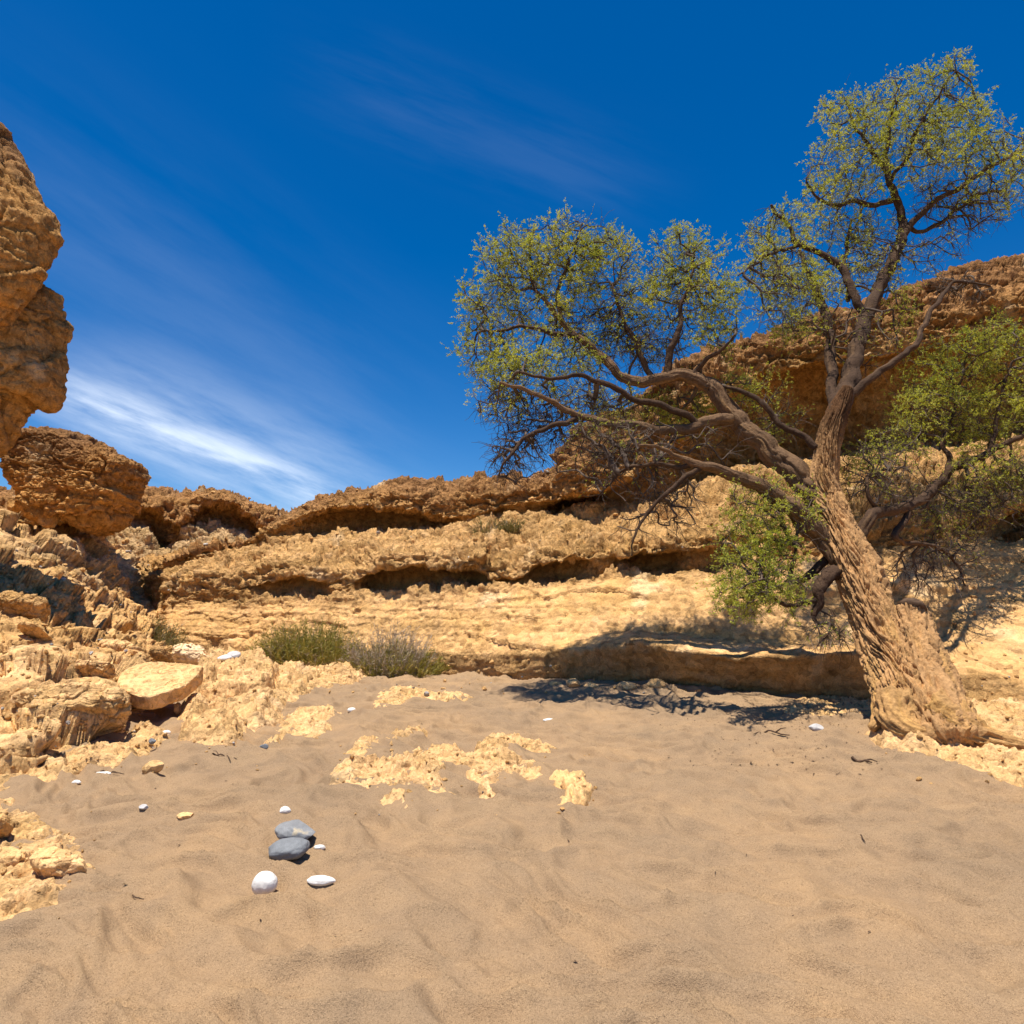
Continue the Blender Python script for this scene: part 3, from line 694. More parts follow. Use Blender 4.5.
outline_rock('ledge_rock', [(14, 704), (36, 688), (78, 682), (112, 688), (130, 700), (126, 711), (102, 715), (80, 722), (50, 724), (20, 718)], 6.35, 58, 0.10, 0.22, M_PALE, PAL['pale'] * 1.0, 'broad crumbling ledge overhanging a dark gap at the toe of the left slope', 'rock', seed=175, p=3.4, facet=0.8)
outline_rock('ledge_rock', [(60, 668), (78, 660), (104, 662), (116, 670), (104, 677), (76, 678)], 7.6, 58, 0.08, 0.16, M_PALE, PAL['pale'] * 1.0, 'flat pale ledge on the left slope between the broad ledge and the slab', 'rock', seed=177, p=3.4, facet=0.8)
outline_rock('ledge_rock', [(-20, 604), (4, 592), (34, 600), (52, 612), (40, 618), (10, 614), (-14, 616)], 9.6, 58, 0.10, 0.25, M_PALE, PAL['tan'], 'tan ledge at the left edge just below the dark shadow of the overhang', 'rock', seed=179, p=3.4, facet=0.8)

# ---- bedrock that breaks through the sand
def poly_sd(x, y, poly):
    """signed distance, positive inside"""
    d = np.full(len(x), 1e9); ins = np.zeros(len(x), bool); n = len(poly)
    for i in range(n):
        ax, ay = poly[i]; bx, by = poly[(i + 1) % n]
        ex, ey = bx - ax, by - ay
        t = np.clip(((x - ax) * ex + (y - ay) * ey) / (ex * ex + ey * ey + 1e-12), 0, 1)
        d = np.minimum(d, np.hypot(x - ax - t * ex, y - ay - t * ey))
        c = ((ay > y) != (by > y)) & (x < (bx - ax) * (y - ay) / (by - ay + 1e-12) + ax)
        ins ^= c
    return np.where(ins, d, -d)

def outcrop(name, poly, height, label, seed, col=None, mat=None, edge=0.10, knob=1.0, step=None, cat='rock outcrop', group=None, tiltx=0.0, extra=None, warp=0.5, holes=0.35):
    g = G([p[0] for p in poly], [p[1] for p in poly]); pl = g[:, :2]
    lo = pl.min(0) - 0.25; hi = pl.max(0) + 0.25
    step = step or max(0.008, 0.0017 * np.median(g[:, 1]))
    xs = np.arange(lo[0], hi[0], step); ys = np.arange(lo[1], hi[1], step * 1.35)
    GX, GY = np.meshgrid(xs, ys); x, y = GX.ravel(), GY.ravel()
    p = np.stack([x, y, np.full_like(x, seed * 0.37)], 1)
    wx = 0.10 * fbm(p * 3, 3, seed) * warp; wy = 0.10 * fbm(p * 3 + 5, 3, seed + 1) * warp
    sd = poly_sd(x + wx, y + wy, pl)
    e = sd + 0.035 * fbm(p * 6, 4, seed + 2) + 0.045 * facets(p * 7, seed + 13, .8)[0] + 0.02 * fbm(p * 22, 2, seed + 14) - holes * 0.16 * sstep(0.1, 0.6, fbm(p * 3.4, 3, seed + 3))
    k = sstep(-0.3 * edge, edge, e)
    h = height * k * (0.75 + 0.55 * fbm(p * 1.6, 3, seed + 4))
    wv = 0.25 * fbm(p * 4, 2, seed + 9)[:, None]
    v, j = facets(p * 4.2 + wv, seed + 5, 0.9)
    h += k * knob * (0.45 * height * v - 0.022 * sstep(.04, 0, j))
    h += k * knob * 0.016 * facets(p * 10 + wv, seed + 10, 1.0)[0]
    f1, f2, c = worley(p * 21, seed + 6); h += k * knob * 0.022 * (0.55 - f1) * (c > 0.2)
    h += k * knob * (0.018 * fbm(p * 20, 3, seed + 7) - 0.035 * sstep(0.22, 0.5, fbm(p * 9, 3, seed + 8)) - 0.03 * sstep(.2, .45, fbm(p * 24, 2, seed + 11)))
    if extra is not None: h += k * extra(x, y)
    z = 0.45 * ground(x, y) + 0.55 * sand_top(x, y) + np.where(e > -0.3 * edge, h + 0.022, 0) - sstep(0.02, -0.16, e) * 0.16
    V = np.stack([x, y, z], 1)
    fc = grid_faces(len(ys), len(xs))
    keep = (e > -0.2)[fc].all(1); fc = fc[keep]
    used = np.unique(fc); mp = np.full(len(V), -1); mp[used] = np.arange(len(used)); V = V[used]; fc = mp[fc]
    o = mesh_obj(name, V, fc, mat or M_PALE, col=np.c_[rock_tint(V, PAL['pale'] * 0.86 if col is None else col, seed), np.full(len(V), .8)])
    return tag(o, label, cat, group)

STEP = G([186, 189, 206, 262, 276, 268, 232, 196], [702, 686, 669, 672, 690, 706, 713, 710])[:, :2]
def bench_step(x, y):
    p = np.stack([x, y, 0 * x], 1)
    sd = poly_sd(x, y, STEP) + 0.05 * fbm(p * 5, 3, 216) + 0.03 * (worley(p * 6, 217)[2] - .5)
    return 0.20 * sstep(-0.015, 0.035, sd) * (0.85 + 0.3 * fbm(p * 2, 2, 218)) - 0.07 * sstep(-.09, -.03, sd) * sstep(0.0, -.03, sd)
outcrop('rock_outcrop', [(181, 722), (186, 700), (196, 680), (204, 668), (236, 660), (286, 663), (330, 670), (372, 680), (345, 688), (318, 690), (300, 704), (282, 712), (276, 728), (250, 737), (226, 752), (204, 747), (184, 744)], 0.20,
        'broad knobbly pale outcrop with a broken dark edge right of the slab', 211, edge=0.16,
        extra=bench_step)
outcrop('rock_outcrop', [(268, 751), (284, 724), (304, 713), (338, 716), (326, 735), (312, 743), (300, 736), (280, 749)], 0.05, 'narrow slanting strip of pale rock between the broad outcrop and the sand', 221, edge=.08)
outcrop('rock_outcrop', [(368, 713), (384, 694), (408, 692), (474, 700), (442, 706), (412, 704), (392, 715)], 0.05, 'thin pale rock strip in the sand, farthest back below the bush', 231, edge=.08, holes=.5)
outcrop('rock_outcrop', [(324, 802), (330, 780), (346, 757), (376, 740), (384, 746), (372, 768), (396, 764), (420, 755), (446, 753), (466, 760), (478, 755), (482, 744), (500, 742), (520, 745), (556, 752), (542, 757), (512, 753), (514, 764), (540, 771), (541, 783), (516, 783), (498, 789), (486, 801), (474, 790), (458, 775), (442, 786), (446, 800), (412, 804), (406, 821), (384, 811), (378, 797), (350, 802)], 0.055,
        'large ragged pale rock patch in the middle of the sand', 241, edge=.07, holes=.65)
outcrop('rock_outcrop', [(380, 748), (392, 737), (416, 734), (426, 739), (404, 746), (392, 752)], 0.05, 'small pale rock scrap just behind the large ragged patch', 251, edge=.06)
outcrop('rock_outcrop', [(550, 787), (558, 782), (580, 784), (594, 798), (584, 808), (572, 817), (560, 814), (556, 800)], 0.06, 'lone pale rock knob in the sand right of the ragged patch', 261, edge=.05, holes=.2, mat=M_SLAB, col=PAL['pale'] * 0.85)
outcrop('rock_outcrop', [(122, 752), (132, 738), (150, 734), (168, 738), (166, 748), (146, 752), (140, 760)], 0.08, 'small knobbly pale outcrop below the slab hollow', 271, edge=.09)
outcrop('rock_outcrop', [(-80, 840), (-30, 808), (12, 806), (24, 818), (52, 838), (84, 846), (92, 876), (70, 884), (54, 886), (56, 902), (40, 920), (0, 934), (-60, 950), (-120, 900)], 0.05, 'crumbling pale outcrop at the lower left edge', 281, edge=.10, step=0.008, holes=.4)
outline_rock('pale_boulder', [(-40, 880), (-38, 852), (-8, 846), (22, 846), (36, 852), (34, 862), (16, 872), (-4, 878), (-20, 884)], 3.80, 45, 0.09, 0.11, M_SLAB, PAL['pale'] * 0.88, 'pale boulder overhanging a dark gap on the lower left outcrop', 'boulder', seed=291, p=3.5, rough=.6, facet=.5)
outline_rock('pale_boulder', [(30, 872), (38, 852), (66, 848), (76, 856), (86, 866), (88, 880), (66, 885), (42, 884)], 3.66, 60, 0.06, 0.12, M_SLAB, PAL['pale'] * 0.88, 'low pale boulder at the right tip of the lower left outcrop', 'boulder', seed=295, p=4, rough=.7, facet=.5)
outline_rock('pale_boulder', [(-30, 832), (-24, 814), (-4, 808), (10, 814), (13, 824), (4, 834), (-12, 838)], 4.15, 40, 0.08, 0.10, M_SLAB, PAL['tan'], 'small tan boulder cut by the frame at the top of the lower left outcrop', 'boulder', seed=297, p=3.5, rough=.7, facet=.5)
outcrop('rock_shelf', [(866, 742), (874, 730), (900, 722), (960, 714), (1040, 700), (1300, 700), (1500, 820), (1300, 880), (1100, 822), (1024, 795), (985, 782), (950, 768), (912, 758), (884, 750)], 0.13, 'low pale rock shelf at the foot of the tree', 301, edge=.14, holes=.15, knob=.8, cat='rock shelf', step=.012)
outcrop('rock_outcrop', [(784, 716), (800, 700), (850, 696), (884, 700), (880, 722), (850, 720), (820, 726), (800, 722)], 0.04, 'low pale rock patch left of the tree foot', 311, edge=.08, holes=.6)
outcrop('rock_outcrop', [(-60, 800), (0, 776), (60, 764), (132, 748), (140, 762), (112, 768), (60, 780), (0, 796)], 0.06, 'crumbly pale apron below the left slope', 321, edge=.08, holes=.6)

# ---- single stones on the sand
def stone(name, px, py, wpx, hpx, mat, label, seed, cat='stone', group=None, flat=0.6, yaw=0.0, sink=0.25, angular=0.0, tilt=0.0, col=None, lift=0.0, sub=5):
    """a stone wpx wide on the sand whose base is seen at px, py"""
    import bmesh
    b = G(px, py); m = mpp(py, b[1])
    bm = bmesh.new(); bmesh.ops.create_icosphere(bm, subdivisions=sub, radius=1.0)
    V = np.array([v.co[:] for v in bm.verts]); f = np.array([[v.index for v in q.verts] for q in bm.faces]); bm.free()
    r = 1 + (0.16 if seed != 401 else 0.07) * fbm(V * 0.9 + seed, 2, seed)
    if angular:
        R = np.random.RandomState(seed); 
        for _ in range(int(10 * angular) + 3):
            d = R.normal(size=3); d /= np.linalg.norm(d); lim = R.uniform(0.62, 0.9)
            h = (V * r[:, None]) @ d; over = np.maximum(0, h - lim); V = V - (over / np.maximum(r, .1))[:, None] * d
    r += (0.03 if seed != 401 else 0.022) * fbm(V * 4 + seed, 3, seed + 1)
    V = V * r[:, None]
    V /= np.array([np.ptp(V[:, 0]) / 2, np.ptp(V[:, 1]) / 2, np.ptp(V[:, 2]) / 2])
    a = wpx * m / 2; H = hpx * m / 2 * 1.02
    V = V * np.array([a, a * flat, H])
    c, s = math.cos(tilt), math.sin(tilt); V = np.stack([V[:, 0] * c - V[:, 2] * s, V[:, 1], V[:, 0] * s + V[:, 2] * c], 1)
    c, s = math.cos(yaw), math.sin(yaw); V = np.stack([V[:, 0] * c - V[:, 1] * s, V[:, 0] * s + V[:, 1] * c, V[:, 2]], 1)
    gx = b[0] + np.array([0, -a, a, 0, 0]); gy = b[1] + a * flat * .5 + np.array([0, 0, 0, -a * flat, a * flat]); gz = float(np.mean(sand_top(gx, gy)))
    loc = np.array([b[0], b[1] + a * flat * 0.5, gz + H * (1 - 2 * sink) + lift])
    kw = dict(col=rock_tint(V + loc, col, seed)) if col is not None else {}
    o = mesh_obj(name, V, f, mat, **kw); o.location = loc
    return tag(o, label, cat, group)

stone('white_stone', 262.5, 897, 25, 24, M_WHITE, 'round white quartz cobble on the sand', 401, flat=.8, sink=.06)
stone('white_stone', 320, 899, 29, 9, M_WHITE, 'long flat white stone half buried right of the round white cobble', 402, flat=.45, sink=.28)
stone('grey_stone', 285, 870, 41, 20, M_GREY, 'smooth blue-grey cobble, lower of the two stacked dark stones', 403, flat=.85, sink=.10, tilt=.10)
stone('grey_stone', 293, 852, 41, 20, M_GREYPATCH, 'grey stone with a cream crust, upper of the two stacked dark stones', 404, flat=.75, sink=.0, tilt=-.10, angular=.25, lift=0.02)
stone('white_chip', 284, 821, 11, 8, M_WHITE, 'small white chip just behind the two stacked dark stones', 405, angular=.4, sink=.3)
stone('white_chip', 319, 854, 12, 6, M_WHITE, 'small white chip right of the two stacked dark stones', 406, angular=.4, sink=.3)
stone('grey_chip', 142, 820, 11, 5, M_PINKWHITE, 'small pale grey flake alone on the left sand', 407, angular=.4, sink=.2)
stone('tan_chip', 184, 827, 16, 7, M_SLAB, 'flat tan chip alone on the sand left of the dark stones', 408, angular=.2, sink=.4, col=PAL['pale'])
stone('tan_chunk', 150, 782, 22, 14, M_PALE, 'pitted tan rock chunk on the sand below the left outcrops', 409, angular=.6, sink=.15, col=PAL['pale'], tilt=.3)
stone('white_chip', 101, 784, 14, 6, M_WHITE, 'flat white stone below the left apron, larger of two', 410, angular=.3, sink=.3)
stone('white_chip', 75, 786, 9, 4, M_WHITE, 'tiny white stone below the left apron, smaller of two', 411, angular=.3, sink=.3)
stone('white_chip', 155, 738, 8, 6, M_WHITE, 'white pebble on the sand under the slab, left of a pair', 412, angular=.3, sink=.2)
stone('white_chip', 165, 739, 10, 8, M_WHITE, 'white pebble on the sand under the slab, right of a pair', 413, angular=.3, sink=.2)
stone('grey_chip', 263, 756, 9, 6, M_GREY, 'small dark grey pebble at the tip of the slanting rock strip', 414, angular=.3, sink=.2)
stone('grey_chip', 151, 752, 7, 6, M_GREY, 'tiny dark pebble on the small knobbly outcrop', 415, angular=.3, sink=.0, lift=.06)
stone('white_chip', 351, 717, 9, 5, M_WHITE, 'white pebble between the thin strip and the slanting strip', 416, angular=.3, sink=.25)
stone('white_chip', 549, 727, 12, 4, M_WHITE, 'flat white stone alone on the far sand', 417, angular=.3, sink=.3)
stone('grey_chip', 817, 736, 15, 8, M_PINKWHITE, 'pale grey stone on the sand left of the tree foot', 418, angular=.3, sink=.25)
stone('grey_chip', 300, 670, 14, 6, M_PINKWHITE, 'pale grey stone on the broad outcrop in front of the bush', 419, angular=.2, sink=.0, lift=.10)
stone('grey_chip', 196, 674, 12, 8, M_GREY, 'blue-grey stone at the foot of the white-topped block', 420, angular=.3, sink=.1, lift=.05)
stone('pale_cobble', 231, 688, 15, 10, M_PINKWHITE, 'pinkish white cobble on top of the broad outcrop, right of a pair', 421, angular=.3, sink=.0, lift=.33)
stone('pale_cobble', 222, 689, 15, 7, M_WHITE, 'whitish flat cobble on top of the broad outcrop, left of a pair', 422, angular=.2, sink=.0, lift=.33)
FR = 'pale rocks lying along the foot of the canyon wall'
for i, (px, py, w, h, lab) in enumerate([(574, 691, 15, 9, 'pale rock at the canyon wall foot, leftmost of the shaded row'), (590, 692, 17, 9, 'second rock from the left in the row at the shaded wall foot'),
        (627, 692, 20, 9, 'flat pale rock in the middle of the row at the shaded wall foot'), (657, 692, 19, 11, 'bright pale rock, rightmost of the row at the shaded wall foot'), (555, 689, 13, 6, 'small low rock just left of the row at the shaded wall foot')]):
    stone('pale_rock', px, py, w, h, M_SLAB, lab, 430 + i, 'rock', FR, angular=.7, sink=.2, col=PAL['pale'] * 0.92)
for i, (px, py, w, h, lab) in enumerate([(355, 668, 16, 7, 'pale rock in front of the green bush, left of the straw tuft'), (400, 672, 22, 9, 'pale rock under the grey-topped bush'), (262, 662, 18, 8, 'pale rock at the left foot of the green bush'), (428, 674, 20, 8, 'flat pale rock at the right foot of the grey-topped bush')]):
    stone('pale_rock', px, py, w, h, M_PALE, lab, 440 + i, 'rock', None, angular=.6, sink=.25, col=PAL['pale'])

# ---- rubble: countless small stones on the slope and along the rock feet (one object)
def rubble(name, pts, smin, smax, mat, col, seed):
    R = np.random.RandomState(seed)
    import bmesh
    bm = bmesh.new(); bmesh.ops.create_icosphere(bm, subdivisions=2, radius=1.0)
    B = np.array([v.co[:] for v in bm.verts]); f = np.array([[v.index for v in q.verts] for q in bm.faces]); bm.free()
    VV = []; FF = []; CC = []
    for i, (p, dist) in enumerate(pts):
        V = B.copy()
        for _ in range(7):
            d = R.normal(size=3); d /= np.linalg.norm(d); over = np.maximum(0, V @ d - R.uniform(.5, .85)); V = V - over[:, None] * d
        s = dist * smin * 0.7 * (smax * .6 / smin) ** (R.rand() ** 2.2)
        V = V * s * R.uniform(0.55, 1.2, 3) * [1, 1, .75]
        a = R.rand() * 6.28; V = np.stack([V[:, 0] * math.cos(a) - V[:, 1] * math.sin(a), V[:, 0] * math.sin(a) + V[:, 1] * math.cos(a), V[:, 2]], 1)
        FF.append(f + len(B) * i); VV.append(V + p + [0, 0, s * .15])
        c = col * R.uniform(0.8, 1.2) if R.rand() > .08 else np.array((0.25, 0.24, 0.24)) * R.uniform(.7, 2.4)
        CC.append(np.tile(np.clip(c, 0, .75), (len(B), 1)))
    o = mesh_obj(name, np.concatenate(VV), np.concatenate(FF), mat, col=np.concatenate(CC), smooth=False)
    return tag(o, kind='stuff')
# ------------------------------------------------------------------ the tree
def catmull(C, per):
    C = np.asarray(C, float); out = []
    Q = np.vstack([2 * C[0] - C[1], C, 2 * C[-1] - C[-2]])
    for i in range(1, len(Q) - 2):
        p0, p1, p2, p3 = Q[i - 1:i + 3]
        for t in np.linspace(0, 1, per, endpoint=False):
            out.append(0.5 * ((2 * p1) + (p2 - p0) * t + (2 * p0 - 5 * p1 + 4 * p2 - p3) * t * t + (3 * p1 - p0 - 3 * p2 + p3) * t ** 3))
    out.append(C[-1]); return np.array(out)

def frames(P):
    T = np.gradient(P, axis=0); T /= np.maximum(np.linalg.norm(T, axis=1, keepdims=True), 1e-9)
    u = np.cross(T[0], [0, 1, 0.01]); u /= np.linalg.norm(u); U = []
    for t in T:
        u = u - t * (u @ t); u /= np.linalg.norm(u); U.append(u)
    U = np.array(U); return T, U, np.cross(T, U)

def bark_tube(name, P, R, n, mat, parent, seed, furrow=0.10, shape=None, gnarl=0.10, cap=True, orange=None, fade=None):
    """one limb: a bark-covered tube along P with radius R, furrowed along its length"""
    T, U, B = frames(P)
    s = np.r_[0, np.cumsum(np.linalg.norm(np.diff(P, axis=0), axis=1))]
    th = np.linspace(0, 2 * math.pi, n, endpoint=False)
    SS, TH = np.meshgrid(s, th, indexing='ij'); RR = np.repeat(R[:, None], n, 1)
    ss, tt, rr = SS.ravel(), TH.ravel(), RR.ravel()
    tw = tt + 0.5 * ss + 0.4 * fbm(np.stack([ss * 1.2, np.cos(tt), np.sin(tt)], 1), 2, seed + 9)
    circ = max(2.0, 30 * float(np.mean(R)))
    a = circ * 0.55
    p1 = np.stack([np.cos(tw) * a, np.sin(tw) * a, ss * 1.25], 1)
    w = 0.35 * fbm(p1 * 1.5, 2, seed + 8)
    r1 = ridged(p1 + w[:, None], 3, seed)
    p2 = np.stack([np.cos(tw) * a * 2.6, np.sin(tw) * a * 2.6, ss * 3.4], 1)
    r2 = ridged(p2 + w[:, None], 2, seed + 3)
    lump = fbm(np.stack([np.cos(tt) * 1.1, np.sin(tt) * 1.1, ss / max(.05, 3.0 * float(np.mean(R)))], 1), 3, seed + 5)
    pw = np.stack([np.cos(tw) * a * .62, np.sin(tw) * a * .62, ss * 1.15], 1) + 0.55 * np.stack([fbm(p2 * .5, 3, seed + 50), fbm(p2 * .5 + 7, 3, seed + 51), fbm(p2 * .4, 2, seed + 52)], 1)
    f1, f2, cc = worley(pw, seed + 53); crack = sstep(.16, 0, f2 - f1)
    f1, f2, c2 = worley(pw * np.array([2.4, 2.4, 2.2]) + 5, seed + 54); crack2 = sstep(.2, 0, f2 - f1)
    p3 = np.stack([np.cos(tw) * a * 5, np.sin(tw) * a * 5, ss * 9.0], 1)
    r3 = ridged(p3 + w[:, None], 2, seed + 4)
    r = rr * (1 + gnarl * lump) + np.minimum(rr, 0.45) * furrow * ((r1 - .75) * 0.42 + (r2 - .6) * 0.30 + (r3 - .6) * 0.2 + 0.55 * (cc - .5) - 0.95 * crack + 0.35 * (c2 - .5) - 0.45 * crack2)
    if shape is not None: r = r * shape(ss, tt)
    V = P[:, None] + (np.cos(TH)[..., None] * U[:, None] + np.sin(TH)[..., None] * B[:, None]) * r.reshape(SS.shape)[..., None]
    V = V.reshape(-1, 3)
    f = []; a_ = np.arange(len(P) * n).reshape(len(P), n); b_ = np.roll(a_, -1, 1)
    f = np.stack([a_[:-1].ravel(), b_[:-1].ravel(), b_[1:].ravel(), a_[1:].ravel()], 1)
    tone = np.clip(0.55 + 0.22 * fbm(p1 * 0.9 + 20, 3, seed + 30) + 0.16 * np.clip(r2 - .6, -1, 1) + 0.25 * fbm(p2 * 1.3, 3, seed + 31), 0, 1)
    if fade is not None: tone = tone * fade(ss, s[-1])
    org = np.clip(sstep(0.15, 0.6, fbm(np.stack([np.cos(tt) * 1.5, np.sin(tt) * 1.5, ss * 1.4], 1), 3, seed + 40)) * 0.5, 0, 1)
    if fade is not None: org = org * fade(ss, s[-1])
    if orange is not None: org = np.clip(org + orange(ss, tt), 0, 1)
    col = np.stack([tone, org, tone], 1)
    tri = []
    if cap:
        V = np.vstack([V, P[:1] - T[:1] * R[0] * .3, P[-1:] + T[-1:] * R[-1] * .6]); col = np.vstack([col, col[:1], col[-1:]])
        k = len(V); tri = np.array([[(j + 1) % n, j, k - 2] for j in range(n)] + [[a_[-1, j], a_[-1, (j + 1) % n], k - 1] for j in range(n)])
    return mesh_obj(name, V, [f, tri] if cap else f, mat, parent=parent, col=col)

def limb_pts(ctrl, per=8):
    """ctrl: (px, py, Y, width in pixels) -> centre line in metres and radius"""
    P = np.array([at(c[0], c[1], c[2]) for c in ctrl]); R = np.array([c[3] * 0.5 * mpp(c[1], c[2]) for c in ctrl])
    Q = catmull(np.c_[P, R], per); return Q[:, :3], np.maximum(Q[:, 3], 0.004)

TREE_AT = G(925, 736)
tree = empty('acacia_tree', TREE_AT)
tag(tree, 'large leaning acacia tree with furrowed trunk and feathery green crown', 'tree')
bpy.context.view_layer.update()
TINV = -np.array(TREE_AT)
def into_tree(P): return P + TINV

# trunk: leans up and to the left, flared into roots on the right
tc_ = [(941, 778, 6.36, 98), (933, 750, 6.42, 90), (921, 722, 6.55, 80), (908, 695, 6.78, 68), (894, 668, 7.02, 56), (882, 640, 7.27, 50), (870, 610, 7.5, 49), (860, 580, 7.7, 49), (847, 550, 7.9, 44), (836, 525, 8.1, 40), (827, 500, 8.27, 37), (823, 480, 8.3, 32), (826, 460, 8.3, 27), (829, 440, 8.3, 25), (836, 417, 8.3, 22), (843, 400, 8.33, 17), (848, 388, 8.35, 11)]
P, R = limb_pts(tc_, 26); R = R * 0.86
rootlen = 0.9
def trunk_shape(ss, tt):
    k = np.exp(-ss / 0.28)
    lob = 0.10 * np.cos(3 * tt + 0.6) + 0.08 * np.cos(5 * tt + 2.0)
    return 1 + 0.7 * lob * k + 0.07 * np.cos(2 * tt + 1.0 + ss) + 0.05 * np.cos(4 * tt + 1.3 * ss)
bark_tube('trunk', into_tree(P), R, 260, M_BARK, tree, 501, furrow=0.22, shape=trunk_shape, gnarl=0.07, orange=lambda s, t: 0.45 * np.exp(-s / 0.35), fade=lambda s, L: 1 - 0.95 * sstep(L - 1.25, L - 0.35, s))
def part_limb(name, ctrl, seed, per=12, n=40, mat=None, furrow=0.13, gnarl=0.12, parent=None, orange=None, shape=None):
    P, R = limb_pts(ctrl, per); return bark_tube(name, into_tree(P), R, n, mat or M_BARK, parent or tree, seed, furrow=furrow, gnarl=gnarl, orange=orange, shape=shape)
low = lambda s, t: 0.35 + 0 * s
# the old broken stem fused to the right flank, its stub topped by a dark plug
stub = part_limb('broken_stem', [(954, 746, 6.2, 62), (943, 718, 6.4, 54), (931, 690, 6.64, 47), (924, 664, 6.85, 42), (918, 642, 7.03, 37), (913, 624, 7.16, 33), (911, 612, 7.24, 32)], 511, 18, 90, furrow=0.2, gnarl=.16)
hv = bark_tube('dark_plug', into_tree(np.array([at(912, 608, 7.18), at(913, 602.5, 7.2)])), np.array([0.14, 0.10]), 24, M_STICK, stub, 512, furrow=.1)  # solid dark tube, its colour standing in for the shade inside a hole
# roots
part_limb('root', [(938, 716, 6.42, 62), (960, 728, 6.24, 48), (982, 737, 6.12, 32), (1002, 743, 6.02, 22), (1024, 747, 5.95, 14), (1045, 755, 5.88, 7)], 521, 16, 70, furrow=.22, gnarl=.2, orange=low)
part_limb('root', [(902, 708, 6.58, 50), (902, 722, 6.42, 36), (914, 731, 6.3, 24), (938, 737, 6.2, 16), (960, 742, 6.1, 8)], 522, 16, 60, furrow=.22, gnarl=.2, orange=low)
part_limb('root', [(896, 690, 6.8, 36), (886, 707, 6.72, 24), (880, 719, 6.62, 16), (872, 728, 6.55, 8)], 523, 14, 50, furrow=.2, gnarl=.2, orange=low)

# limbs: (name key, control points); widths are in pixels
LIMB = {}
LIMB['stem'] = [(830, 436, 8.33, 20), (837, 413, 8.38, 26), (846, 393, 8.71, 23), (852, 368, 9.02, 20), (859, 340, 9.35, 18), (869, 310, 9.72, 16), (884, 278, 10.11, 14.5), (897, 250, 10.46, 13), (903, 228, 10.71, 11), (899, 205, 10.75, 9), (891, 185, 10.75, 7.5), (886, 160, 10.75, 6), (890, 130, 10.75, 4), (894, 100, 10.75, 2.6)]
LIMB['stem_right'] = [(901, 238, 10.60, 9), (915, 220, 10.65, 8), (935, 202, 10.55, 6.5), (962, 186, 10.45, 6), (985, 170, 10.35, 5), (1008, 158, 10.30, 4), (1040, 140, 10.25, 3)]
LIMB['stem_upright'] = [(888, 186, 10.75, 6), (898, 170, 10.65, 5), (912, 148, 10.55, 4.5), (922, 122, 10.55, 3.5), (938, 95, 10.50, 2.5), (955, 72, 10.45, 1.8)]
LIMB['stem_back'] = [(905, 226, 10.72, 6), (922, 232, 10.77, 5), (950, 215, 11.05, 4.5), (975, 196, 11.25, 4), (1005, 190, 11.35, 3.4)]
LIMB['stem_left'] = [(893, 200, 10.75, 7.5), (875, 205, 10.70, 6.5), (855, 201, 10.60, 5.5), (835, 205, 10.55, 4.5), (818, 198, 10.50, 3.5), (806, 182, 10.45, 2.5)]
LIMB['stem_upleft'] = [(886, 172, 10.75, 5), (872, 150, 10.80, 4.4), (860, 130, 10.85, 3.6), (848, 105, 10.90, 2.4)]
LIMB['second_stem'] = [(840, 412, 8.47, 14), (832, 385, 8.96, 13), (831, 350, 9.43, 12), (828, 318, 9.82, 10.5), (818, 292, 10.14, 9), (808, 272, 10.38, 6), (800, 250, 10.66, 4)]
LIMB['arching_left'] = [(866, 318, 9.62, 11), (855, 298, 9.67, 10), (843, 272, 9.83, 9), (830, 258, 9.91, 7.5), (812, 249, 9.91, 6.5), (796, 240, 9.94, 6), (790, 225, 10.03, 4.5), (776, 214, 10.00, 4), (771, 205, 9.95, 3)]
LIMB['arching_left_low'] = [(800, 245, 9.91, 4.5), (780, 251, 9.75, 4), (764, 257, 9.57, 3.4), (748, 270, 9.36, 2.4), (738, 276, 9.23, 1.6)]
LIMB['second_up'] = [(848, 300, 9.85, 6), (846, 270, 10.21, 5), (846, 245, 10.52, 4), (852, 222, 10.74, 2.6)]
LIMB['right_thin'] = [(846, 398, 8.62, 12), (862, 386, 8.59, 10), (880, 372, 8.61, 9), (900, 357, 8.65, 8), (914, 346, 8.68, 7.5), (922, 330, 8.83, 6.5), (932, 312, 8.99, 6), (944, 292, 9.19, 5), (952, 284, 9.25, 4), (970, 282, 9.17, 3), (990, 286, 9.02, 2)]
LIMB['left_main'] = [(828, 512, 8.25, 33), (812, 492, 8.30, 31), (795, 472, 8.40, 29), (775, 453, 8.52, 27), (755, 436, 8.64, 24), (738, 423, 8.76, 23), (725, 407, 8.82, 21), (716, 391, 8.89, 19), (700, 379, 8.95, 17), (675, 376, 9.03, 15), (648, 381, 9.08, 13), (625, 380, 9.13, 11.5), (608, 362, 9.13, 10), (594, 350, 9.18, 9), (577, 337, 9.23, 8), (560, 318, 9.28, 6.5), (548, 305, 9.33, 5), (535, 290, 9.38, 3.6)]
LIMB['left_up'] = [(668, 377, 9.03, 10), (668, 362, 9.03, 9), (672, 346, 9.03, 8), (680, 328, 9.03, 6.5), (682, 305, 9.03, 5), (690, 280, 9.07, 3.6), (694, 258, 9.12, 2.4)]
LIMB['left_up2'] = [(655, 380, 9.08, 8), (645, 368, 9.13, 7.5), (637, 350, 9.18, 7), (630, 330, 9.23, 5.5), (618, 308, 9.23, 4.2), (612, 285, 9.28, 3)]
LIMB['left_right_tip'] = [(690, 377, 8.99, 7), (705, 362, 8.90, 6), (722, 350, 8.78, 4.5), (735, 335, 8.66, 3)]
LIMB['left_far'] = [(584, 343, 9.21, 6.5), (565, 335, 9.13, 6), (545, 330, 9.08, 5.2), (522, 326, 9.03, 4.3), (500, 330, 8.98, 3.3), (480, 332, 8.93, 2.2)]
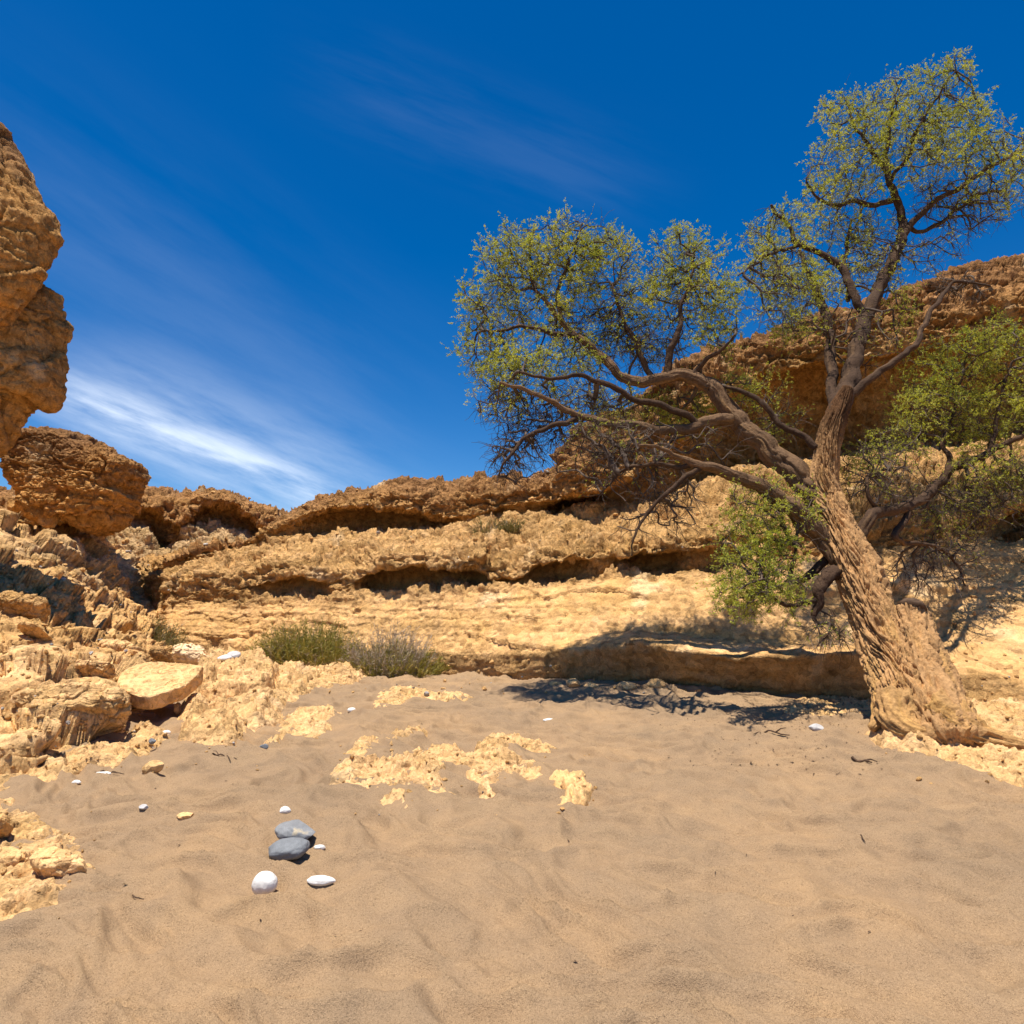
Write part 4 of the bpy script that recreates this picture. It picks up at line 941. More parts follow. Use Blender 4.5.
LIMB['left_crest'] = [(562, 322, 9.28, 5.5), (556, 300, 9.33, 5), (562, 278, 9.33, 4.2), (572, 255, 9.38, 3.2), (580, 232, 9.43, 2.2)]
LIMB['left_low'] = [(733, 420, 8.75, 17), (716, 421, 8.71, 15), (690, 427, 8.67, 14), (668, 430, 8.63, 13), (645, 428, 8.58, 12), (620, 425, 8.53, 10.5), (592, 420, 8.48, 9), (568, 410, 8.43, 7.5), (545, 399, 8.38, 6), (520, 388, 8.33, 4.5), (500, 382, 8.28, 3)]
LIMB['left_droop'] = [(580, 417, 8.46, 7), (562, 424, 8.38, 6.5), (545, 428, 8.33, 6), (525, 440, 8.28, 5.2), (510, 456, 8.23, 4), (502, 468, 8.23, 3), (497, 478, 8.23, 2)]
LIMB['left_cross'] = [(700, 425, 8.67, 9), (670, 408, 8.58, 8.5), (640, 400, 8.53, 8), (608, 385, 8.48, 6.8), (580, 378, 8.43, 5.6), (550, 378, 8.38, 4.4), (520, 372, 8.33, 3.2)]
LIMB['lower_left'] = [(842, 560, 7.88, 30), (824, 538, 8.00, 28), (806, 519, 7.95, 25), (790, 506, 7.90, 22), (768, 493, 7.88, 19), (745, 481, 7.86, 16), (722, 471, 7.83, 14), (700, 465, 7.80, 11), (682, 458, 7.83, 7), (662, 448, 7.81, 5), (640, 446, 7.78, 3.6)]
LIMB['lower_twist'] = [(704, 466, 7.81, 8), (688, 474, 7.77, 7), (672, 490, 7.73, 6), (655, 502, 7.73, 5), (642, 520, 7.71, 3.8), (634, 540, 7.68, 2.6), (632, 556, 7.68, 1.8)]
LIMB['lower_fan'] = [(700, 464, 7.80, 7), (676, 466, 7.88, 6), (650, 464, 7.93, 5), (625, 470, 7.98, 4), (606, 484, 8.03, 3), (596, 500, 8.03, 2)]
LIMB['thin_middle'] = [(816, 448, 8.30, 9), (798, 434, 8.40, 8), (784, 424, 8.46, 7.5), (768, 410, 8.53, 7), (756, 400, 8.59, 6.5), (742, 392, 8.66, 5.5), (726, 387, 8.78, 4.5)]
LIMB['right_low'] = [(850, 548, 8.10, 14), (862, 532, 7.99, 15), (872, 518, 8.10, 14), (886, 510, 8.43, 13.5), (902, 507, 8.82, 13.5), (922, 498, 9.31, 12.5), (940, 483, 9.76, 11.5), (958, 467, 9.80, 10.5), (976, 457, 9.75, 9), (998, 447, 9.70, 8), (1022, 436, 9.65, 6.5), (1050, 420, 9.60, 5)]
LIMB['right_low_fork'] = [(906, 506, 8.92, 9), (903, 522, 8.75, 8.5), (896, 536, 8.46, 8), (905, 542, 8.65, 6), (925, 544, 9.15, 5), (945, 552, 9.56, 3.8), (960, 572, 9.60, 2.6), (966, 586, 9.60, 1.8)]
LIMB['right_low_up'] = [(948, 474, 9.80, 7), (948, 460, 9.88, 6.5), (943, 446, 9.94, 5.5), (950, 425, 10.10, 4.5), (955, 400, 10.20, 3.4), (962, 375, 10.30, 2.4)]
LIMB['right_low_curl'] = [(880, 512, 8.29, 6), (870, 498, 8.19, 5), (866, 485, 8.26, 4.5), (874, 472, 8.55, 4), (890, 470, 9.04, 3)]
LIMB['right_tip_up'] = [(990, 450, 9.72, 6), (996, 425, 9.80, 5), (1000, 400, 9.90, 4), (1010, 370, 10.00, 3)]
LIMB['hanging'] = [(838, 572, 7.78, 20), (829, 575, 7.7, 18), (822, 584, 7.65, 15), (817, 597, 7.6, 12), (815, 608, 7.58, 10), (813, 616, 7.57, 7)]
LIMB['hanging_twig'] = [(819, 598, 7.62, 8), (805, 604, 7.55, 6.5), (790, 606, 7.5, 5.5), (777, 600, 7.45, 4.5), (770, 588, 7.42, 3.6), (762, 575, 7.4, 2.5)]
LIMB['hanging_back'] = [(826, 560, 8.0, 11), (812, 572, 7.95, 10), (800, 582, 7.9, 8.5), (790, 578, 7.85, 6), (794, 560, 7.85, 5), (796, 545, 7.85, 3.5)]

limb_obj = {}
for i, (k, c) in enumerate(LIMB.items()):
    w = c[0][3]
    mat = M_MID if k in ('left_main', 'lower_left', 'left_low') else M_LIMB
    # wobble thin limbs a little, as old acacia wood does
    P, R = limb_pts(c, 10); R = R * 0.80
    s = np.r_[0, np.cumsum(np.linalg.norm(np.diff(P, axis=0), axis=1))]
    q = np.stack([s * 2.6, np.full_like(s, i * 3.1), s * 0], 1)
    env = np.clip(s / 0.25, 0, 1)[:, None] * np.clip((s[-1] - s) / 0.15 + 0.3, 0, 1)[:, None]
    P = P + env * 0.055 * np.stack([fbm(q, 3, 601), fbm(q + 9, 3, 602), fbm(q + 17, 3, 603)], 1)
    n = 64 if w > 20 else (28 if w > 9 else 12)
    limb_obj[k] = (bark_tube('branch', into_tree(P), R, n, mat, tree, 530 + i * 7, furrow=0.15 if w > 12 else 0.10, gnarl=0.16), P, R)

# ---- twigs grow from the limbs towards points spread through each part of the crown
# (px, py, rx, ry, Y, rY, how many, leafiness 0..1, limbs they may grow from)
UP = ['stem', 'stem_right', 'stem_upright', 'stem_left', 'stem_upleft', 'stem_back']
AL = ['arching_left', 'arching_left_low', 'second_stem', 'second_up']
LM = ['left_main', 'left_up', 'left_up2', 'left_right_tip', 'left_far', 'left_crest', 'left_cross']
LL = ['left_low', 'left_droop', 'left_cross', 'left_far']
LO = ['lower_left', 'lower_twist', 'lower_fan']
RL = ['right_low', 'right_low_up', 'right_tip_up', 'right_low_curl', 'right_thin']
HG = ['hanging', 'hanging_twig', 'hanging_back']
BLOB = [
 (620, 350, 60, 26, 9.45, 0.22, 90, .25, LM), (560, 400, 60, 26, 8.80, 0.22, 60, .15, LL), (600, 330, 50, 26, 9.50, 0.22, 70, .35, LM), (862, 335, 42, 36, 9.38, 0.3, 45, .12, AL), (905, 250, 60, 24, 10.14, 0.3, 60, .15, UP), (800, 305, 46, 34, 8.97, 0.3, 60, .25, AL), (690, 440, 60, 22, 8.58, 0.22, 28, .05, LO), (880, 480, 40, 34, 8.38, 0.3, 60, .1, RL),
 (862, 121, 48, 34, 10.85, 0.7, 120, 1, UP), (925, 104, 58, 34, 10.65, 0.7, 150, 1, UP), (848, 169, 42, 34, 10.75, 0.7, 95, 0.9, UP), (905, 154, 55, 38, 10.65, 0.8, 140, 0.9, UP),
 (975, 139, 50, 42, 10.45, 0.8, 130, 0.95, UP), (1010, 174, 50, 40, 10.35, 0.7, 110, 0.9, UP), (828, 198, 32, 22, 10.55, 0.5, 50, 0.8, UP), (960, 69, 25, 14, 10.55, 0.3, 22, 1, UP), (960, 205, 50, 28, 10.85, 0.6, 144, 0.12, UP), (870, 235, 50, 28, 10.75, 0.5, 55, 0.45, UP), (1060, 149, 40, 50, 10.35, 0.7, 70, 0.9, UP),
 (782, 238, 36, 30, 10.00, 0.5, 85, 0.9, AL), (790, 285, 36, 32, 9.62, 0.5, 90, 0.95, AL), (770, 265, 26, 26, 9.57, 0.4, 45, 0.9, AL), (830, 275, 36, 26, 10.15, 0.5, 60, 0.7, AL), (800, 325, 34, 24, 9.54, 0.4, 50, 0.5, AL), (880, 262, 34, 26, 10.51, 0.5, 50, 0.85, AL), (895, 300, 24, 30, 10.15, 0.4, 35, 0.7, AL), (852, 232, 30, 22, 10.67, 0.4, 40, 0.8, AL),
 (515, 262, 40, 38, 9.43, 0.34, 110, 1, LM), (560, 245, 42, 30, 9.53, 0.34, 115, 1, LM), (492, 308, 36, 36, 9.23, 0.29, 95, 0.95, LM), (540, 300, 46, 36, 9.43, 0.34, 110, 0.9, LM), (600, 258, 42, 34, 9.43, 0.34, 100, 0.95, LM), (630, 290, 40, 40, 9.43, 0.34, 95, 0.7, LM), (585, 310, 44, 34, 9.43, 0.29, 80, 0.5, LM),
 (685, 255, 32, 30, 9.33, 0.29, 90, 0.95, LM), (678, 295, 40, 32, 9.23, 0.29, 90, 0.8, LM), (712, 300, 30, 36, 9.03, 0.29, 75, 0.85, LM), (722, 335, 24, 22, 8.90, 0.2, 40, 0.7, LM), (650, 335, 50, 24, 9.23, 0.24, 70, 0.3, LM),
 (490, 355, 34, 26, 9.03, 0.24, 70, 0.9, LL), (520, 375, 40, 30, 8.73, 0.24, 95, 0.85, LL), (560, 355, 42, 26, 9.03, 0.24, 75, 0.6, LL), (505, 405, 28, 18, 8.63, 0.2, 55, 0.35, LL), (540, 425, 45, 22, 8.63, 0.2, 128, 0, LL), (515, 455, 28, 26, 8.43, 0.17, 96, 0, LL), (600, 400, 60, 22, 8.93, 0.24, 90, 0.25, LL),
 (620, 455, 50, 34, 8.13, 0.24, 115, 0.06, LO), (660, 500, 45, 36, 8.03, 0.2, 86, 0, LO), (600, 440, 40, 20, 8.33, 0.2, 63, 0.1, LO), (690, 410, 40, 20, 9.50, 0.24, 60, 0.8, LM + ['left_low']), (640, 410, 50, 18, 9.63, 0.2, 60, 0.7, LM + ['left_low']), (745, 390, 30, 20, 9.34, 0.2, 40, 0.8, ['thin_middle']), (770, 420, 34, 26, 9.07, 0.24, 40, 0.4, ['thin_middle', 'left_main']),
 (950, 372, 50, 40, 10.40, 0.6, 149, 1, RL), (1005, 345, 46, 34, 10.20, 0.6, 126, 1, RL), (925, 410, 36, 30, 10.00, 0.5, 80, 0.85, RL), (985, 415, 50, 34, 10.10, 0.6, 126, 0.9, RL), (1045, 390, 40, 50, 9.90, 0.6, 103, 0.95, RL), (900, 445, 36, 24, 9.41, 0.4, 51, 0.5, RL), (870, 465, 30, 26, 8.59, 0.4, 40, 0.6, RL), (985, 470, 50, 26, 9.70, 0.5, 80, 0.45, RL), (960, 510, 50, 26, 9.70, 0.4, 128, 0.18, RL), (1025, 480, 40, 30, 9.70, 0.4, 69, 0.5, RL), (960, 286, 30, 16, 9.60, 0.3, 48, 0, ['right_thin']),
 (930, 565, 50, 32, 9.28, 0.3, 68, 0, ['right_low_fork']), (955, 545, 34, 20, 9.60, 0.3, 32, 0.15, ['right_low_fork']),
 (755, 545, 37.4, 39.6, 7.80, 0.45, 97, 0.87, HG), (745, 585, 30.8, 33, 7.50, 0.4, 81, 0.87, HG), (785, 520, 37.4, 35.2, 7.90, 0.4, 67, 0.74, HG), (775, 590, 33, 24.2, 7.55, 0.35, 57, 0.64, HG), (760, 500, 37.4, 28.6, 8.00, 0.4, 48, 0.64, HG), (830, 630, 22, 17.6, 7.60, 0.2, 20, 0.18, HG),
]
AT = []; LEAFY = []; SRC = []
R_ = np.random.RandomState(5)
keys = list(LIMB.keys())
for b in BLOB:
    px, py, rx, ry, Y, rY, n, lf, src = b
    v = R_.normal(size=(n, 3)); v /= np.linalg.norm(v, axis=1, keepdims=True); v *= (R_.rand(n, 1) ** 0.42) * np.where(R_.rand(n, 1) < .10, 1.3, 1.0)
    for a in v:
        AT.append(at(px + a[0] * rx * 1.05, py + a[1] * ry * 1.05, Y + a[2] * rY)); LEAFY.append(lf); SRC.append(src)
AT = np.array(AT); LEAFY = np.array(LEAFY); NA = len(AT)
# seeds on the limbs (skip their thick first stretch)
NP = []; NL = []; NPATH = []; ND = []
for k in keys:
    _, P, R = limb_obj[k]
    s = np.r_[0, np.cumsum(np.linalg.norm(np.diff(P, axis=0), axis=1))]
    T = np.gradient(P, axis=0)
    for j in range(0, len(P), 2):
        if R[j] > 0.085 or s[j] < 0.12: continue
        NP.append(P[j]); NL.append(keys.index(k)); NPATH.append(0.10 + 3.0 * R[j]); ND.append(T[j] / np.linalg.norm(T[j]))
nseed = len(NP)
pos = np.zeros((nseed + NA, 3)); pos[:nseed] = NP; own = np.zeros(nseed + NA, int); own[:nseed] = NL
path = np.zeros(nseed + NA); path[:nseed] = NPATH; par = np.full(nseed + NA, -1); leaf = np.zeros(nseed + NA)
allow = np.zeros((NA, len(keys)), bool)
for i, s_ in enumerate(SRC):
    for k in s_: allow[i, keys.index(k)] = True
best = np.full(NA, 1e9); bi = np.zeros(NA, int)
for j in range(nseed):
    c = np.linalg.norm(AT - pos[j], axis=1) * 1.0 + 0.35 * path[j]; c[~allow[:, own[j]]] = 1e9
    m = c < best; best[m] = c[m]; bi[m] = j
done = np.zeros(NA, bool); cnt = nseed
for _ in range(NA):
    i = int(np.argmin(np.where(done, 1e10, best)))
    if best[i] > 1e8: break
    done[i] = True; pos[cnt] = AT[i]; par[cnt] = bi[i]; own[cnt] = own[bi[i]]; leaf[cnt] = LEAFY[i]
    path[cnt] = path[bi[i]] + np.linalg.norm(AT[i] - pos[bi[i]])
    c = np.linalg.norm(AT - pos[cnt], axis=1) + 0.35 * path[cnt]; c[~allow[:, own[cnt]]] = 1e9
    m = (c < best) & ~done; best[m] = c[m]; bi[m] = cnt
    cnt += 1
clump = sstep(-0.42, 0.18, perlin(pos * 2.3, 900) + 0.5 * perlin(pos * 5, 901)); leaf = leaf * (0.25 + 0.85 * clump)
load = np.ones(cnt); kids = np.zeros(cnt, int)
for i in range(cnt - 1, nseed - 1, -1):
    if par[i] >= 0: load[par[i]] += load[i]; kids[par[i]] += 1
rad = 0.0040 * load ** 0.45
rad[nseed:] *= np.where(leaf[nseed:cnt] < 0.15, 1.6, 1.0)

class Tubes:
    def __init__(s): s.V = []; s.Q = []; s.n = 0
    def add(s, P, R, n=5):
        T, U, B = frames(P); th = np.linspace(0, 2 * math.pi, n, endpoint=False)
        V = P[:, None] + (np.cos(th)[None, :, None] * U[:, None] + np.sin(th)[None, :, None] * B[:, None]) * np.asarray(R)[:, None, None]
        a = np.arange(len(P) * n).reshape(len(P), n) + s.n; b = np.roll(a, -1, 1)
        s.Q.append(np.stack([a[:-1].ravel(), b[:-1].ravel(), b[1:].ravel(), a[1:].ravel()], 1)); s.V.append(V.reshape(-1, 3)); s.n += len(P) * n

class Leaves:
    """feathery leaves: each a small bent blade"""
    def __init__(s): s.V = []; s.n = 0
    def add(s, p, d, up, L, w):
        d = d / np.linalg.norm(d); sd = np.cross(d, up); sd = sd / (np.linalg.norm(sd) + 1e-9); nn = np.cross(sd, d)
        s.V.append(np.array([p, p + d * L * .5 + sd * w + nn * L * .06, p + d * L, p + d * L * .5 - sd * w + nn * L * .06])); s.n += 1
    def build(s, name, mat, parent, shift):
        if not s.n: return None
        V = np.concatenate(s.V) + shift; f = np.arange(len(V)).reshape(-1, 4); return mesh_obj(name, V, f, mat, parent=parent, smooth=False)

twigs = [Tubes() for _ in keys]; leaves = [Leaves() for _ in keys]
rr_ = np.random.RandomState(77)
def unitv(v): return v / (np.linalg.norm(v) + 1e-9)
def twiglet(k, p, d, L, r, leafy, droop, nleaf):
    n = 4; P = [p]; q = d.copy()
    for j in range(n):
        q = unitv(q + rr_.normal(size=3) * .22 + np.array([0, 0, -droop])); P.append(P[-1] + q * L / n)
    P = np.array(P); twigs[k].add(P, np.linspace(r, r * .45, n + 1), 3)
    if leafy > 0:
        for j in range(nleaf):
            if rr_.rand() > leafy: continue
            t = rr_.uniform(0.15, 1.0) * n; a = int(min(n - 1, t)); b = P[a] + (P[a + 1] - P[a]) * (t - a)
            ax = unitv(P[a + 1] - P[a])
            o = unitv(rr_.normal(size=3)); o = unitv(o - ax * (o @ ax) + ax * 0.55 + np.array([0, 0, .12]))
            LL_ = rr_.uniform(.018, .046); up = unitv(rr_.normal(size=3) * .7 + np.array([0, 0, .8]))
            # a bipinnate leaf: two or three narrow pinnae from one stalk
            for z in range(3):
                dd = unitv(o + rr_.normal(size=3) * .45); leaves[k].add(b + o * LL_ * .25 * z, dd, up, LL_ * rr_.uniform(.6, 1.0), LL_ * .15)
for i in range(nseed, cnt):
    p = par[i]; k = own[i]; a, b = pos[p], pos[i]; L = np.linalg.norm(b - a)
    # leave the parent along its own direction, then bend to the target
    if p < nseed: dpar = ND[p]
    else: dpar = unitv(a - pos[par[p]])
    m1 = a + dpar * L * .30 + rr_.normal(size=3) * L * .05; m2 = b - (b - a) * .33 + rr_.normal(size=3) * L * .07 + np.array([0, 0, .02 * L])
    t = np.linspace(0, 1, 6)[:, None]
    C = (1 - t) ** 3 * a + 3 * (1 - t) ** 2 * t * m1 + 3 * (1 - t) * t * t * m2 + t ** 3 * b
    r0 = min(rad[i] * 1.15, rad[p] if p >= nseed else 1); twigs[k].add(C, np.linspace(r0, rad[i] * .92, 6), 5 if rad[i] > .006 else 4)
    lf = leaf[i]; dout = unitv(b - a)
    if lf >= 0.05:
        nt_ = (5 if kids[i] == 0 else 3) if load[i] < 12 else 2
        for _ in range(nt_):
            d = unitv(dout * .7 + rr_.normal(size=3) * .75 + np.array([0, 0, .18])); q = a + (b - a) * rr_.uniform(.5, 1)
            twiglet(k, C[rr_.randint(2, 6)], d, rr_.uniform(.10, .30), .0024, lf, .03, 12)
    if lf < 0.5:
        for _ in range(3 if lf < .1 else 2):
            d = unitv(dout * .8 + rr_.normal(size=3) * .6 + np.array([0, 0, -.25])); twiglet(k, C[rr_.randint(2, 6)], d, rr_.uniform(.12, .36), .0042, lf * .6, .10, 6)
nl = 0
for ki, k in enumerate(keys):
    o = limb_obj[k][0]
    if twigs[ki].n: mesh_obj('twigs', np.concatenate(twigs[ki].V) + TINV, np.concatenate(twigs[ki].Q), M_TWIG, parent=o)
    leaves[ki].build('foliage', M_LEAF, o, TINV); nl += leaves[ki].n
print('TREE nodes', cnt, 'leaves', nl)
# ------------------------------------------------------------------ shrubs, grass and litter
class Blades:
    def __init__(s): s.V = []; s.F = []; s.n = 0
    def strip(s, P, w):
        """a narrow leaf or stem along P, folded so that it has depth"""
        P = np.asarray(P); m = len(P); T = np.gradient(P, axis=0); sd = np.cross(T, np.array([0.3, 0.4, 0.2])); sd /= np.linalg.norm(sd, axis=1, keepdims=True) + 1e-9
        nn = np.cross(sd, T); nn /= np.linalg.norm(nn, axis=1, keepdims=True) + 1e-9
        ww = w * np.linspace(1, .35, m)[:, None]
        V = np.concatenate([P - sd * ww, P + nn * ww * .8, P + sd * ww]); a = s.n
        for k in (0, 1):
            for i in range(m - 1): s.F.append((a + k * m + i, a + k * m + i + 1, a + (k + 1) * m + i + 1, a + (k + 1) * m + i))
        s.V.append(V); s.n += 3 * m
    def build(s, name, mat, parent=None): return mesh_obj(name, np.concatenate(s.V), np.array(s.F), mat, parent=parent, smooth=False)

def shrub(name, label, base, stems, parts, seed, cat='shrub', group=None):
    """parts: list of (part name, material, n stems, height range, spread x, spread y, half width, leaves per stem, lean, x shift)"""
    root = empty(name, base); tag(root, label, cat, group); R = np.random.RandomState(seed)
    for pn, mat, n, h0, h1, sx, sy, w, nlv, lean, dx in parts:
        b = Blades()
        for i in range(n):
            a, r = R.rand() * 6.283, math.sqrt(R.rand()); x, y = dx + math.cos(a) * r * sx, math.sin(a) * r * sy
            wx, wy = base[0] + x, base[1] + y
            z = ground(wx, wy) - base[2] - .02 if stems is None else stems
            h = R.uniform(h0, h1) * (1 - .55 * r * r); d = np.array([math.cos(a) * r * lean + R.normal() * .22, math.sin(a) * r * lean + R.normal() * .22, 1.0]); d /= np.linalg.norm(d)
            P = [np.array([x, y, z])]
            for j in range(5):
                d = d + R.normal(size=3) * .10; d /= np.linalg.norm(d); P.append(P[-1] + d * h / 5)
            b.strip(P, w)
            for j in range(nlv):
                k = R.randint(1, 5); q = P[k] + (P[k + 1] - P[k]) * R.rand(); e = d + R.normal(size=3) * .75; e /= np.linalg.norm(e); L = R.uniform(.04, .13)
                b.strip([q, q + e * L * .5 + R.normal(size=3) * .006, q + e * L + R.normal(size=3) * .01], w * 1.1)
        b.build(pn, mat, root)
    return root

g = np.array([-3.75, 12.55, ground(-3.75, 12.55)]); shrub('green_shrub', 'dense green reedy bush at the wall foot, left of the grey-topped one', tuple(g), None,
    [('foliage', M_SHRUB, 900, .6, 1.15, .86, .45, .007, 10, .45, 0), ('dry_stems', M_DRYSHRUB, 220, .4, 1.15, .95, .45, .004, 5, .6, 0)], 701)
g = np.array([-2.12, 11.75, ground(-2.12, 11.75)]); shrub('grey_shrub', 'wide bush with dry grey top and green base at the wall foot', tuple(g), None,
    [('foliage', M_SHRUB, 520, .35, .72, .80, .40, .007, 10, .6, .05), ('dry_stems', M_DRYSHRUB, 420, .6, 1.15, .55, .38, .005, 8, .55, .0)], 702)
g = np.array([-4.75, 12.6, ground(-4.75, 12.6)]); shrub('pale_shrub', 'thin straw-coloured low bush at the left end of the green bush', tuple(g), None,
    [('foliage', M_STRAW, 90, .2, .5, .3, .25, .004, 6, .6, 0), ('green_stems', M_SHRUB, 60, .2, .5, .3, .25, .004, 6, .6, 0)], 703)
g = np.array([-2.75, 11.5, ground(-2.75, 11.5)]); shrub('dry_grass_tuft', 'small round tuft of straw grass between the two bushes', tuple(g), None, [('blades', M_STRAW, 420, .12, .34, .20, .12, .003, 1, .9, 0)], 704, 'grass tuft')
p = at(147, 646, 15.0); shrub('gully_shrub', 'dark green shrub in the gully mouth behind the slab', tuple(p), -.3,
    [('foliage', M_OLIVE, 300, .6, 1.2, .50, .4, .008, 8, .4, .05), ('dry_stems', M_DRYSHRUB, 90, .4, 1.1, .5, .4, .006, 4, .4, .1), ('low_foliage', M_OLIVE, 160, .4, .7, .35, .3, .008, 6, .6, -.40)], 705)
p = at(171, 606, 18.0); shrub('gully_shrub', 'small grey leafless shrub high in the gully, at the end of the bench wall', tuple(p), -.3, [('dry_stems', M_DRYSHRUB, 120, .5, .95, .3, .25, .008, 7, .4, 0), ('foliage', M_OLIVE, 60, .4, .8, .3, .25, .008, 5, .4, 0)], 706)
for (px, py, Y, s, lab) in [(488, 531, 14.1, 1.0, 'grey-green cushion plant on the upper ledge, left of two'), (512, 527, 14.0, .8, 'grey-green cushion plant on the upper ledge, right of two')]:
    p = at(px, py, Y); shrub('ledge_plant', lab, tuple(p), -.15, [('foliage', M_OLIVE, 150, .2 * s, .5 * s, .30 * s, .25 * s, .007, 6, .8, 0), ('dry_stems', M_DRYSHRUB, 50, .2 * s, .4 * s, .3 * s, .25 * s, .006, 4, .8, 0)], 707 + px, 'plant')
p = at(818, 661, 9.15); shrub('dry_bush', 'small leafless bush in the shade on the wall step left of the trunk', tuple(p), -.08, [('dry_stems', M_DRYSHRUB, 120, .18, .42, .20, .15, .004, 6, .8, 0)], 709)

# dry sticks lying on the sand
def stick(name, pts, r, label, seed, cat='stick', group=None):
    R = np.random.RandomState(seed)
    P = G([a[0] for a in pts], [a[1] for a in pts]); P = catmull(P, 5); P[:, 2] = sand_top(P[:, 0], P[:, 1]) + .006 + r * .7 + np.abs(fbm(P * 4, 2, seed)) * .02
    r = r * .7; t = Tubes(); t.add(P, r * np.linspace(1, .5, len(P)), 6)
    for j in (len(P) // 3, 2 * len(P) // 3) if r > .006 else ():
        d = np.array([R.normal(), R.normal(), .35]); d /= np.linalg.norm(d); L = R.uniform(.06, .14); t.add(np.array([P[j], P[j] + d * L * .5, P[j] + d * L + [0, 0, -.03]]), [r * .7, r * .5, r * .3], 5)
    o = mesh_obj(name, np.concatenate(t.V), np.concatenate(t.Q), M_STICK); return tag(o, label, cat, group)
stick('dry_stick', [(754, 737), (764, 739), (776, 741), (790, 743)], .016, 'forked dark stick on the sand left of the tree foot', 801)
stick('dry_stick', [(852, 760), (860, 762), (872, 765)], .018, 'short thick dark stick on the sand before the rock shelf', 802)
stick('dry_stick', [(212, 765), (222, 763), (230, 768)], .010, 'thin curved twig on the sand below the broad outcrop', 803)
stick('dry_stick', [(100, 780), (112, 777), (124, 777)], .009, 'thin straight twig on the sand below the left apron', 804)
stick('dry_stick', [(131, 916), (137, 918), (143, 917)], .005, 'small brown twig alone on the near left sand', 805)
stick('dry_stick', [(862, 852), (866, 856)], .007, 'tiny dark twig alone on the open right sand', 806)

# leaf litter: countless dark scraps under the tree (one object)
def litter():
    R = np.random.RandomState(91); V = []; Fq = []; n = 0
    for i in range(1700):
        if i < 1100: px, py = R.normal(800, 60), R.uniform(692, 780) if R.rand() < .6 else 700 + abs(R.normal(0, 22))
        else: px, py = R.uniform(40, 1010), 690 + 330 * R.rand() ** 1.3
        if px > 890 or px < 20: continue
        if i >= 1100 and R.rand() > .10: continue
        p = G(px, py); p[2] = sand_top(p[0], p[1])[0] + .006
        a = R.rand() * 6.28; L = R.uniform(.004, .017); w = L * R.uniform(.15, .5); d = np.array([math.cos(a), math.sin(a), R.normal() * .25]); s = np.array([-math.sin(a), math.cos(a), R.normal() * .25]); u = np.array([0, 0, w * .7])
        V += [p - d * L, p + s * w + u * .3, p + d * L, p - s * w + u * .3, p + u]
        Fq += [(n, n + 1, n + 4), (n + 1, n + 2, n + 4), (n + 2, n + 3, n + 4), (n + 3, n, n + 4)]; n += 5
    o = mesh_obj('leaf_litter', np.array(V), np.array(Fq), M_STICK, smooth=False); tag(o, kind='stuff')
litter()

# loose rubble: on the left slope, along the wall foot and about the outcrops (one object)
def scatter():
    R = np.random.RandomState(55); dg = bpy.context.evaluated_depsgraph_get(); pts = []
    slope = [o for o in COL.objects if o.name.startswith(('rubble_slope', 'canyon_cliff', 'rock_outcrop', 'rock_shelf', 'far_cliff', 'sand_ground'))]
    from mathutils.bvhtree import BVHTree
    trees = {o.name: BVHTree.FromObject(o, dg) for o in slope}
    def drop(px, py):
        o = Vector((0, 0, CAMZ)); d = Vector(at(px, py, 1.0)) - o; d.normalize(); best = None
        for nme, t in trees.items():
            h = t.ray_cast(o, d)
            if h[0] is not None and (best is None or h[3] < best[1]): best = (h[0], h[3], nme)
        return best
    spots = [(R.uniform(0, 170), R.uniform(540, 735)) for _ in range(420)] + [(R.uniform(0, 260), R.uniform(700, 775)) for _ in range(150)] + [(R.uniform(200, 700), R.uniform(655, 695)) for _ in range(110)] + [(R.uniform(180, 1020), R.uniform(440, 560)) for _ in range(380)] + [(R.uniform(880, 1024), R.uniform(560, 790)) for _ in range(170)] + [(R.uniform(320, 600), R.uniform(735, 822)) for _ in range(120)] + [(R.uniform(0, 95), R.uniform(810, 935)) for _ in range(50)]
    for px, py in spots:
        h = drop(px, py)
        if h is None or h[1] > 40: continue
        if h[2].startswith('sand') and not (py < 700 or R.rand() < .25): continue
        pts.append((np.array(h[0]), h[1]))
    rubble('rubble', pts, .0022, .0115, M_PALE, PAL['tan'] * .95, 56)
scatter()
# ------------------------------------------------------------------ sky and sun
SUN_EL = math.radians(79.0)
SUN_DIR = np.array([-0.66, -0.75])          # where the sun stands, seen from above (x right, y ahead)
SUN_DIR = SUN_DIR / np.linalg.norm(SUN_DIR)
sun_d = bpy.data.lights.new('sun', 'SUN'); sun_d.energy = 5.0; sun_d.angle = math.radians(0.53); sun_d.color = (1.0, 0.93, 0.80)
sun = bpy.data.objects.new('sun', sun_d); COL.objects.link(sun)
vec = Vector((-SUN_DIR[0] * math.cos(SUN_EL), -SUN_DIR[1] * math.cos(SUN_EL), -math.sin(SUN_EL)))
sun.rotation_euler = vec.to_track_quat('-Z', 'Y').to_euler()

W = bpy.data.worlds.new('World'); S.world = W; W.use_nodes = True
nt = W.node_tree; nt.nodes.clear()
wo = nt.nodes.new('ShaderNodeOutputWorld'); bg = nt.nodes.new('ShaderNodeBackground'); bg.inputs['Strength'].default_value = 0.086
nt.links.new(bg.outputs[0], wo.inputs[0])
sk = nt.nodes.new('ShaderNodeTexSky'); sk.sky_type = 'NISHITA'; sk.sun_disc = False
sk.sun_elevation = SUN_EL; sk.sun_rotation = math.atan2(SUN_DIR[0], SUN_DIR[1])
sk.altitude = 1200; sk.air_density = 1.0; sk.dust_density = 0.15; sk.ozone_density = 4.0
hs = nt.nodes.new('ShaderNodeHueSaturation'); hs.inputs['Saturation'].default_value = 1.40; hs.inputs['Hue'].default_value = 0.505; hs.inputs['Value'].default_value = 1.0
nt.links.new(sk.outputs[0], hs.inputs['Color'])
